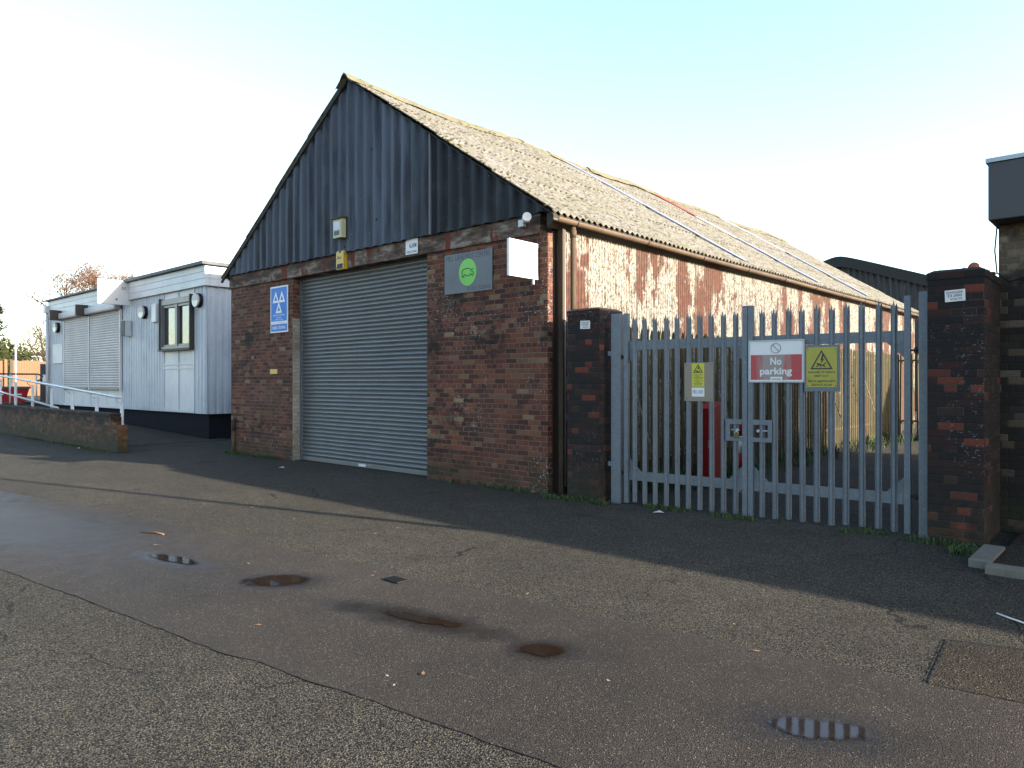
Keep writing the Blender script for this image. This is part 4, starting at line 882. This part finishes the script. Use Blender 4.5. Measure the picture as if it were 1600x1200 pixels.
for x in (-31.45, -28.56): m_ = MB(); m_.box(x, x + 0.06, PY - 0.5, PY - 0.02, 3.95, 4.34); m_.build('bracket', M['bracket'], k_, True)
m_ = MB(); m_.box(-31.3, -25.55, PY - 0.02, PY + 0.04, 0.72, 1.33); m_.build('lower_panel', M['panelwhite'], k_, True)
m_ = MB(); [m_.box(x - 0.015, x + 0.015, PY - 0.032, PY - 0.021, 0.74, 1.3) for x in (-30.5, -28.5, -26.9)]; m_.box(-31.3, -25.5, PY - 0.06, PY - 0.02, 0.72, 0.8); m_.build('panel_bead', M['fascia'], k_, True)
# window bay
for z0, z1 in ((0.72, 2.55), (4.05, 4.3)): m_ = MB(); m_.box(-22.32, -20.2, PY - 0.005, PY + 0.05, z0, z1); m_.build('infill_panel', M['panelwhite'], k_, True)
m_ = MB()
for x in (-22.3, -21.28, -20.27): m_.box(x, x + 0.05, PY - 0.03, PY - 0.006, 0.74, 2.52); m_.box(x, x + 0.05, PY - 0.03, PY - 0.006, 4.06, 4.28)
for z in (0.74, 1.98, 2.1): m_.box(-22.25, -20.27, PY - 0.026, PY - 0.0065, z, z + 0.05)
m_.build('panel_bead', M['fascia'], k_, True)
m_ = MB(); X0, X1, Z0, Z1 = -22.25, -20.25, 2.57, 4.03
m_.box(X0, X1, PY - 0.12, PY + 0.02, Z1 - 0.16, Z1); m_.box(X0, X1, PY - 0.12, PY + 0.02, Z0, Z0 + 0.07); m_.box(X0, X0 + 0.07, PY - 0.12, PY + 0.02, Z0 + 0.07, Z1 - 0.16); m_.box(X1 - 0.07, X1, PY - 0.12, PY + 0.02, Z0 + 0.07, Z1 - 0.16); m_.box(-21.3, -21.16, PY - 0.1, PY + 0.02, Z0 + 0.07, Z1 - 0.16)
for a, b in ((-22.16, -21.32), (-21.14, -20.34)):
    m_.box(a, b, PY - 0.08, PY + 0.01, Z1 - 0.24, Z1 - 0.17); m_.box(a, b, PY - 0.08, PY + 0.01, Z0 + 0.075, Z0 + 0.13)
win = m_.build('window', M['wframe'], k_, True)
m_ = MB(); m_.box(X0 + 0.07, X1 - 0.07, PY - 0.02, PY - 0.014, Z0 + 0.07, Z1 - 0.16); m_.build('pane', M['glass'], win, True)
m_ = MB(); z = Z0 + 0.1
while z < Z1 - 0.2:
    m_.add([(X0 + 0.09, PY + 0.012, z), (X1 - 0.09, PY + 0.012, z), (X1 - 0.09, PY + 0.03, z + 0.034), (X0 + 0.09, PY + 0.03, z + 0.034)], [(0, 1, 2, 3)]); z += 0.036
m_.build('blind', M['blind'], win, True)
m_ = MB(); m_.box(X0 - 0.05, X0, PY - 0.16, PY, Z0 - 0.02, Z1 + 0.04); m_.box(X1, X1 + 0.05, PY - 0.16, PY, Z0 - 0.02, Z1 + 0.04); m_.box(X0 - 0.05, X1 + 0.05, PY - 0.18, PY, Z0 - 0.06, Z0 - 0.021); m_.build('window_hood', M['bracket'], win, True)
# bulkhead lights
for x, z, lb in ((-32.05, 3.72, 'round bulkhead light left of the prefab office shutters'), (-23.62, 3.77, 'round bulkhead light between the prefab office shutters and window'), (-19.86, 3.86, 'round bulkhead light right of the prefab office window')):
    s_ = thing('bulkhead_light', lb, 'lamp', (x, PY - 0.03, z), UF, group='bulkhead lights on the prefab office')
    m_ = MB(); m_.tube([(0, 0, 0), (0, 0, 0.09)], 0.2, 28); m_.build('housing', M['blackplastic'], s_)
    m_ = MB(); P = [(0.185 * math.cos(a), 0.185 * math.sin(a), 0.0905) for a in [math.pi + math.pi * k / 20 for k in range(21)]]; m_.prism(P, (0, 0, 0.05)); m_.build('diffuser', M['diffuser'], s_)
    m_ = MB(); P = [(0.185 * math.cos(a), 0.185 * math.sin(a) + 0.004, 0.0905) for a in [math.pi * k / 20 for k in range(21)]]; m_.prism(P, (0, 0, 0.055)); m_.build('hood', M['kshutter'], s_)
s_ = thing('alarm_box', 'grey box with a black front on the prefab office beside the shutters', 'box', (-24.85, PY - 0.03, 3.33), UF)
m_ = MB(); m_.box(-0.16, 0.14, -0.25, 0.25, 0, 0.2, bevel=0.01); m_.build('case', M['clad'], s_)
m_ = MB(); m_.box(-0.155, 0.135, -0.24, 0.24, 0.201, 0.215, bevel=0.004); m_.build('speaker_grille', M['blackplastic'], s_)
m_ = MB(); m_.box(-22.98, -22.66, PY - 0.1, PY - 0.024, 3.42, 3.98, bevel=0.015); tag(m_.build('vent_cover', M['white']), 'narrow upright white vent cover between light and window on the prefab office', 'vent')
s_ = thing('blank_notice', 'pale blank notice panel under the leftmost round light of the prefab office', 'sign', (-32.05, PY - 0.03, 2.7), UF)
m_ = MB(); plate(m_, 1.15, 0.75, 0, 0.03, bevel=0.004); m_.build('panel', M['panelwhite'], s_)
m_ = MB(); [m_.box(-0.57, 0.57, y, y + 0.03, 0.0305, 0.036) for y in (-0.37, 0.34)]; m_.build('frame', M['fascia'], s_)
s_ = thing('projecting_sign', 'white board ending in est that juts from the prefab office fascia', 'sign', (-24.8, 8.6, 4.45), (0, 1, 0))
m_ = MB(); m_.box(-0.5, 0.48, -0.38, 0.4, -0.06, 0, bevel=0.005); m_.build('panel', M['white'], s_)
m_ = MB(); text_mb(m_, 'est', 0.27, 0.16, 0.15, 0.11, 0.001); m_.build('lettering', M['paleink'], s_)
m_ = MB(); tri_frame(m_, 0.05, -0.19, 0.09, 0.05, 0.012, 0.001); m_.prism([(0.005, -0.22, 0.001), (0.05, -0.26, 0.001), (0.095, -0.22, 0.001)], (0, 0, 0.002)); m_.build('emblem', M['paleink'], s_)
m_ = MB(); [m_.box(0.48, 0.52, y, y + 0.06, -0.05, -0.01) for y in (-0.3, 0.25)]; m_.build('bracket', M['wframe'], s_)

# ------------------------------------------------------------------ ramp wall, handrails
rw = thing('ramp_wall', 'low mossy brick wall beside the ramp of the prefab office', 'wall', (-17.6, 6.15, 0), kind='thing')
m_ = MB(); m_.box(-44, -17.9, 6.12, 6.35, 0, 0.80); m_.box(-17.9, -17.5, 6.12, 6.35, 0, 0.62, bevel=0.01); m_.build('wall_body', M['brick_ramp'], rw, True)
m_ = MB(); m_.box(-44, -17.95, 6.11, 6.36, 0.803, 0.88, bevel=0.012); m_.build('coping', M['brick_ramp'], rw, True)
h_ = thing('handrail', 'pale painted sloping handrail on posts behind the mossy ramp wall', 'handrail', (-18.29, 6.45, 0))
def rz_(x): return 1.25 + (-18.29 - x) * 0.055
for x in (-18.29, -19.95, -21.79, -23.54, -25.38, -27.2, -29.0, -31.0):
    ramp_z = min(0.69, max(0.002, 0.012 + (-19.2 - x) / 21.8 * 0.678)); m_ = MB(); m_.tube([(x, 6.5, ramp_z), (x, 6.5, rz_(x) - 0.14)], 0.04, 10); m_.tube([(x, 6.5, rz_(x) - 0.15), (x, 6.42, rz_(x) - 0.13), (x, 6.37, rz_(x) - 0.1), (x, 6.37, rz_(x))], 0.014, 6); m_.box(x - 0.1, x + 0.1, 6.42, 6.6, ramp_z, ramp_z + 0.015); m_.build('post', M['rail'], h_, True)
m_ = MB(); m_.tube([(-17.95, 6.37, rz_(-18.2) - 0.01), (-18.3, 6.37, rz_(-18.3)), (-40, 6.37, rz_(-40))], 0.032, 10); m_.build('top_rail', M['rail'], h_, True)
m_ = MB(); m_.tube([(-22.9, 6.47, 0.88), (-40, 6.47, 0.88 + 17.1 * 0.066)], 0.028, 10); m_.build('lower_rail', M['rail'], h_, True)
h_ = thing('handrail', 'brown level handrail across the far side of the prefab office landing', 'handrail', (-36, 8.5, 0.7))
m_ = MB(); m_.tube([(-36, 6.9, 1.94), (-36, 9.4, 1.94), (-36, 9.6, 1.86), (-36, 9.5, 1.7), (-36, 9.36, 1.62)], 0.035, 8); m_.build('top_rail', M['bracket'], h_, True)
for y in (7.4, 8.4, 9.36): m_ = MB(); m_.tube([(-36, y, 0.69), (-36, y, 1.94)], 0.035, 8); m_.build('post', M['rail'], h_, True)

# ------------------------------------------------------------------ far left background
s_ = thing('storage_bin', 'red open bin with grey rim beyond the prefab office landing', 'bin', (-38.5, 8.8, 0.7))
m_ = MB(); m_.prism([(-39.2, 7.2, 0.7), (-39.2, 9.45, 0.7), (-39.2, 9.6, 1.3), (-39.2, 7.05, 1.3)], (1.2, 0, 0)); m_.build('body', M['red'], s_, True)
m_ = MB(); m_.box(-39.25, -37.95, 7.0, 9.65, 1.302, 1.4, bevel=0.01); m_.build('rim', M['roofedge'], s_, True)
m_ = MB(); [m_.box(-37.995, -37.96, y, y + 0.3, 1.02, 1.08) for y in (7.5, 8.3, 9.0)]; m_.build('label_plate', M['panelwhite'], s_, True)
f_ = thing('timber_fence', 'tall orange closeboard timber fence lit by the sun', 'fence', (-55, 13, 0.7), kind='thing')
m_ = MB()
y = 2.0
while y < 15.6:
    if not (12.3 < y < 12.75): m_.box(-55.02 - random.uniform(0, .02), -54.98, y, y + 0.14, 0.7, 2.95 + random.uniform(-.03, .06))
    y += 0.147
m_.build('boards', M['pinefence'], f_, True)
for y in (10.2, 12.5, 12.8, 15.5): m_ = MB(); m_.box(-54.97, -54.85, y, y + 0.16, 0.7, 3.05); m_.build('post', M['bark'] if y in (12.8,) else M['pinefence'], f_, True)
s_ = thing('notice_board', 'dark upright board with a white notice by the prefab office corner', 'sign', (-39, 10.6, 0.7))
m_ = MB(); m_.box(-39.05, -39, 10.3, 11.2, 0.7, 2.45); m_.build('board', paint('dark_purple_board', (0.03, 0.025, 0.04), 0.6), s_, True)
m_ = MB(); m_.box(-38.995, -38.98, 10.38, 10.75, 1.6, 1.95); m_.build('notice', M['white'], s_, True)
m_ = MB(); m_.tube([(-50, 11.95, 0.7), (-50, 11.95, 3.9)], 0.05, 8); tag(m_.build('marker_pole', M['white']), 'thin white pole in front of the timber fence', 'pole')
h_ = thing('gabled_house', 'house with a brown pitched roof beyond the timber fence', 'house', (-85, 19, 0.6), kind='thing')
m_ = MB(); m_.box(-92, -82, 10, 20.2, 0.6, 3.6); m_.build('wall', M['housewhite'], h_, True)
m_ = MB(); m_.prism([(-81.5, 9.5, 3.5), (-81.5, 20.9, 3.4), (-81.5, 15.2, 7.2)], (-11, 0, 0)); m_.build('roof', M['rooftile'], h_, True)
h_ = thing('white_shed', 'low white shed with a shallow dark roof seen over the timber fence', 'shed', (-75, 20, 0.6), kind='thing')
m_ = MB(); m_.box(-80, -74, 18.6, 24, 0.6, 3.75); m_.build('wall', M['white'], h_, True)
m_ = MB(); m_.prism([(-73.8, 18.3, 3.75), (-73.8, 20.2, 4.15), (-73.8, 20.2, 4.3), (-73.8, 18.3, 3.9)], (-6.4, 0, 0)); m_.prism([(-73.8, 20.2, 4.15), (-73.8, 24.3, 3.9), (-73.8, 24.3, 4.05), (-73.8, 20.2, 4.3)], (-6.4, 0, 0), 1); m_.build('roof', [M['rooftile'], M['white']], h_, True)

def tree(name, label, base, h, spread, levels, leafmat, nleaf, leafsize, trunk_r, seed, droop=0.0, barkmat='bark', up=0.55):
    rnd = random.Random(seed); t_ = thing(name, label, 'tree', base, kind='thing'); mt = MB(); ends = []
    def grow(p, d, L, r, lv):
        n = 4; pts = [p]; rs = [r]
        for k in range(n):
            d = (d + Vector((rnd.uniform(-1, 1), rnd.uniform(-1, 1), rnd.uniform(-.6, .8) - droop * (lv > 0))) * 0.2).normalized()
            p = p + d * (L / n); pts.append(p); rs.append(r * (1 - 0.5 * (k + 1) / n))
            if lv >= 2: ends.append(p)
        mt.tube(pts, rs, 6 if lv < 2 else 4 if lv < 3 else 3, caps=False)
        if lv >= levels: return
        for k in range(6 if lv == 0 else 5):
            q = pts[rnd.randint(1 if lv else 2, n)]; a = rnd.uniform(0, 2 * math.pi)
            nd = (d * 0.6 + Vector((math.cos(a), math.sin(a), rnd.uniform(-.1, .8) * up * 2 - droop)) * 0.75).normalized()
            grow(q, nd, L * rnd.uniform(0.5, 0.75), r * 0.5, lv + 1)
    grow(Vector(base), Vector((0, 0, 1)), h * 0.45, trunk_r, 0)
    mt.build('trunk', M[barkmat], t_, True)
    if nleaf:
        ml = MB()
        for k in range(nleaf):
            p = rnd.choice(ends) + Vector((rnd.gauss(0, 1), rnd.gauss(0, 1), rnd.gauss(0, .8))) * spread; s_ = leafsize * rnd.uniform(0.5, 1.3)
            a = Vector((rnd.gauss(0, 1), rnd.gauss(0, 1), rnd.gauss(0, 1))).normalized(); b = a.orthogonal().normalized(); c = a.cross(b)
            ml.add([p - b * s_, p + c * s_ * 0.6, p + b * s_, p - c * s_ * 0.6], [(0, 1, 2, 3)])
        ml.build('crown', M[leafmat], t_, True)
    return t_
tree('broadleaf_tree', 'russet bare-twigged tree rising behind the prefab office roof', (-84, 26.5, 0.6), 17.5, 0.42, 4, 'leaf_orange', 22000, 0.075, 0.28, 5, barkmat='twig')
tree('broadleaf_tree', 'thin pale twiggy tree left of the prefab office corner', (-70, 18.7, 0.6), 9.5, 0.4, 4, 'leaf_green', 2500, 0.055, 0.16, 11, droop=0.05, barkmat='twig', up=0.35)
def conifer(label, base, h, r, seed):
    rnd = random.Random(seed); t_ = thing('conifer_tree', label, 'tree', base, kind='thing'); m_ = MB(); m_.tube([base, (base[0], base[1], base[2] + h * 0.95)], [0.25, 0.05], 8); m_.build('trunk', M['bark'], t_, True)
    m_ = MB()
    for k in range(3800):
        f = rnd.random() ** 0.7; z = base[2] + 0.8 + (h - 0.8) * f; rr = r * (1 - f) ** 0.8 * (0.55 + 0.45 * math.sin(f * 40 + rnd.random())) * rnd.uniform(0.5, 1.1); a = rnd.uniform(0, 6.283)
        p = Vector((base[0] + rr * math.cos(a), base[1] + rr * math.sin(a), z - rr * 0.25)); s_ = rnd.uniform(0.12, 0.3)
        d = Vector((math.cos(a), math.sin(a), rnd.uniform(-.6, .3))).normalized(); b = d.cross(Vector((0, 0, 1))).normalized()
        m_.add([p - d * s_, p + b * s_ * .35, p + d * s_, p - b * s_ * .35], [(0, 1, 2, 3)])
    m_.build('crown', M['leaf_pine'], t_, True)
conifer('dark conifer at the far left edge behind the timber fence', (-78, 17.2, 0.6), 9.2, 2.8, 3)
def bush(label, base, rx, ry, h, seed, mat='leaf_green'):
    rnd = random.Random(seed); m_ = MB()
    for k in range(2200):
        a = rnd.uniform(0, 6.283); f = rnd.random() ** 0.5; z = rnd.random(); rr = math.sqrt(max(0, 1 - z ** 2.2)) * f
        p = Vector((base[0] + rx * rr * math.cos(a), base[1] + ry * rr * math.sin(a), base[2] + h * z * (0.8 + 0.3 * mnoise.noise(Vector((a * 2, z * 3, seed)))))); s_ = rnd.uniform(0.08, 0.2)
        d = Vector((rnd.gauss(0, 1), rnd.gauss(0, 1), rnd.gauss(0, 1))).normalized(); b = d.orthogonal().normalized()
        m_.add([p - d * s_, p + b * s_ * .6, p + d * s_, p - b * s_ * .6], [(0, 1, 2, 3)])
    return tag(m_.build('garden_bush', M[mat]), label, 'bush', kind='thing')
bush('rounded olive green bush behind the left end of the timber fence', (-66, 15.3, 0.6), 2.5, 3.0, 4.6, 4)
bush('low russet hedge bush showing over the timber fence', (-72, 21.2, 0.6), 2, 2.6, 3.9, 9, 'leaf_orange')

# lamp column out of frame at the right: its shadow is the long line on the road
s_ = thing('lamp_column', 'tall grey street lamp column by the flat roofed building', 'street lamp', (3.0, 7.84, 0))
m_ = MB(); m_.tube([(3.0, 7.84, 0), (3.0, 7.84, 1.2)], 0.085, 12); m_.tube([(3.0, 7.84, 1.2), (3.0, 7.84, 9.3)], [0.06, 0.05], 12); m_.build('column', M['galv'], s_, True)
m_ = MB(); m_.box(2.55, 3.1, 7.76, 7.92, 9.3, 9.42, bevel=0.02); m_.build('lantern', M['galv'], s_, True)

# ------------------------------------------------------------------ weeds and litter
def weeds(name, spots, n, hmax, seed):
    rnd = random.Random(seed); m_ = MB()
    for k in range(n):
        (x0, x1, y0, y1) = rnd.choice(spots); x = rnd.uniform(x0, x1); y = rnd.uniform(y0, y1)
        if mnoise.noise(Vector((x * 2.2, y * 2.2, seed))) < -0.05: continue
        h = hmax * rnd.uniform(0.25, 1.0); a = rnd.uniform(0, 6.283); lean = rnd.uniform(0.1, 0.9) * h; wv = rnd.uniform(0.003, 0.009)
        dx, dy = math.cos(a), math.sin(a)
        m_.add([(x - dy * wv, y + dx * wv, 0.0), (x + dy * wv, y - dx * wv, 0.0), (x + dx * lean * .5 + dy * wv, y + dy * lean * .5 - dx * wv, h * .7), (x + dx * lean * .5 - dy * wv, y + dy * lean * .5 + dx * wv, h * .7), (x + dx * lean, y + dy * lean, h)], [(0, 1, 2, 3), (3, 2, 4)])
    o = m_.build(name, M['weed']); o['kind'] = 'stuff'; return tag(o, {'weeds': 'short green weeds and moss along the foot of the brickwork', 'grass': 'rough grass growing at the foot of the yard fence'}[name], 'weeds', kind='stuff')
weeds('weeds', [(-15.9, -13.6, 7.72, 7.94), (-15.9, -13.6, 7.72, 7.94), (-9.1, -6.4, 7.84, 7.94), (-6.4, -5.4, 7.7, 7.87), (-5.0, -3.2, 7.95, 8.2), (-2.6, -1.5, 8.05, 8.3), (-1.5, -1.2, 7.5, 8.18), (-24, -17.6, 5.95, 6.1)], 5200, 0.07, 2)
weeds('grass', [(-5.85, -5.0, 12, 22.8), (-5.85, -5.4, 9, 12), (-5, 0, 22.0, 23.1)], 5200, 0.3, 5)
def leaf(x, y, size, ang, mat, label, name='fallen_leaf', cat='leaf', group='fallen leaves scattered over the asphalt', z=0.012):
    m_ = MB(); pts = [(-1, 0), (-.6, .35), (0, .48), (.55, .3), (1, 0), (.55, -.32), (0, -.45), (-.6, -.3)]
    vv = [(px * size, py * size, 0.25 * size * (py * py + 0.3 * px * px) + 0.1 * size * random.random()) for px, py in pts] + [(0, 0, 0.0)]
    m_.add(vv, [(i, (i + 1) % 8, 8) for i in range(8)]); m_.tube([(-size, 0, 0.002), (-size * 1.5, 0.1 * size, 0.006)], size * 0.04, 4)
    o = m_.build(name, M[mat]); o.location = (x, y, z); o.rotation_euler = (0, 0, ang); return tag(o, label, cat, group)
LL = 'small curled brown leaf lying on the asphalt'; LP = 'small pale bleached leaf lying on the asphalt'
for i, (x, y) in enumerate([(-5.95, 3.15), (-4.83, 3.64), (-4.9, 3.72), (-3.55, 4.1), (-1.79, 4.14), (-2.1, 4.5), (-7.3, 2.9), (-3.0, 2.6), (-4.4, 2.4), (-8.6, 4.6), (-6.2, 5.0)]): leaf(x, y, random.uniform(0.016, 0.03), i * 1.7, 'dead', LL)
for i, (x, y) in enumerate([(-3.12, 2.45), (-3.0, 2.4), (-7.5, 4.53), (-6.15, 4.67), (-2.2, 3.2), (-9.3, 4.3)]): leaf(x, y, random.uniform(0.011, 0.018), i * 2.3, 'deadpale', LP)
m_ = MB(); m_.box(-4.68, -4.5, 3.63, 3.74, 0.005, 0.018, bevel=0.002); o = m_.build('metal_cover', M['blackplastic']); tag(o, 'small black rectangular cover set in the smooth asphalt strip', 'cover')
m_ = MB(); m_.tube([(-0.86, 5.93, 0.01), (-0.78, 5.86, 0.012), (-0.68, 5.8, 0.01)], 0.006, 5); tag(m_.build('white_stick', M['white']), 'thin white stick on the shaded asphalt at the right edge', 'litter')
m_ = MB(); m_.tube([(-8.05, 3.05, 0.012), (-7.9, 3.14, 0.016), (-7.75, 3.16, 0.012)], 0.01, 5); tag(m_.build('twig', M['leaf_orange']), 'short reddish twig on the smooth strip near the oblong puddle', 'twig')
for x, y, lb in ((-12.2, 7.1, 'scrap of white paper on the ground in front of the shutter'), (-4.6, 7.75, 'scrap of white litter on the ground in front of the left gate leaf'), (-19.4, 5.9, 'scrap of white litter at the foot of the mossy ramp wall')):
    m_ = MB(); m_.add([(x - .06, y - .03, 0.004), (x + .05, y - .035, 0.02), (x + .07, y + .03, 0.008), (x, y + .04, 0.03), (x - .05, y + .03, 0.006)], [(0, 1, 3, 4), (1, 2, 3)]); tag(m_.build('paper_scrap', M['white']), lb, 'litter')
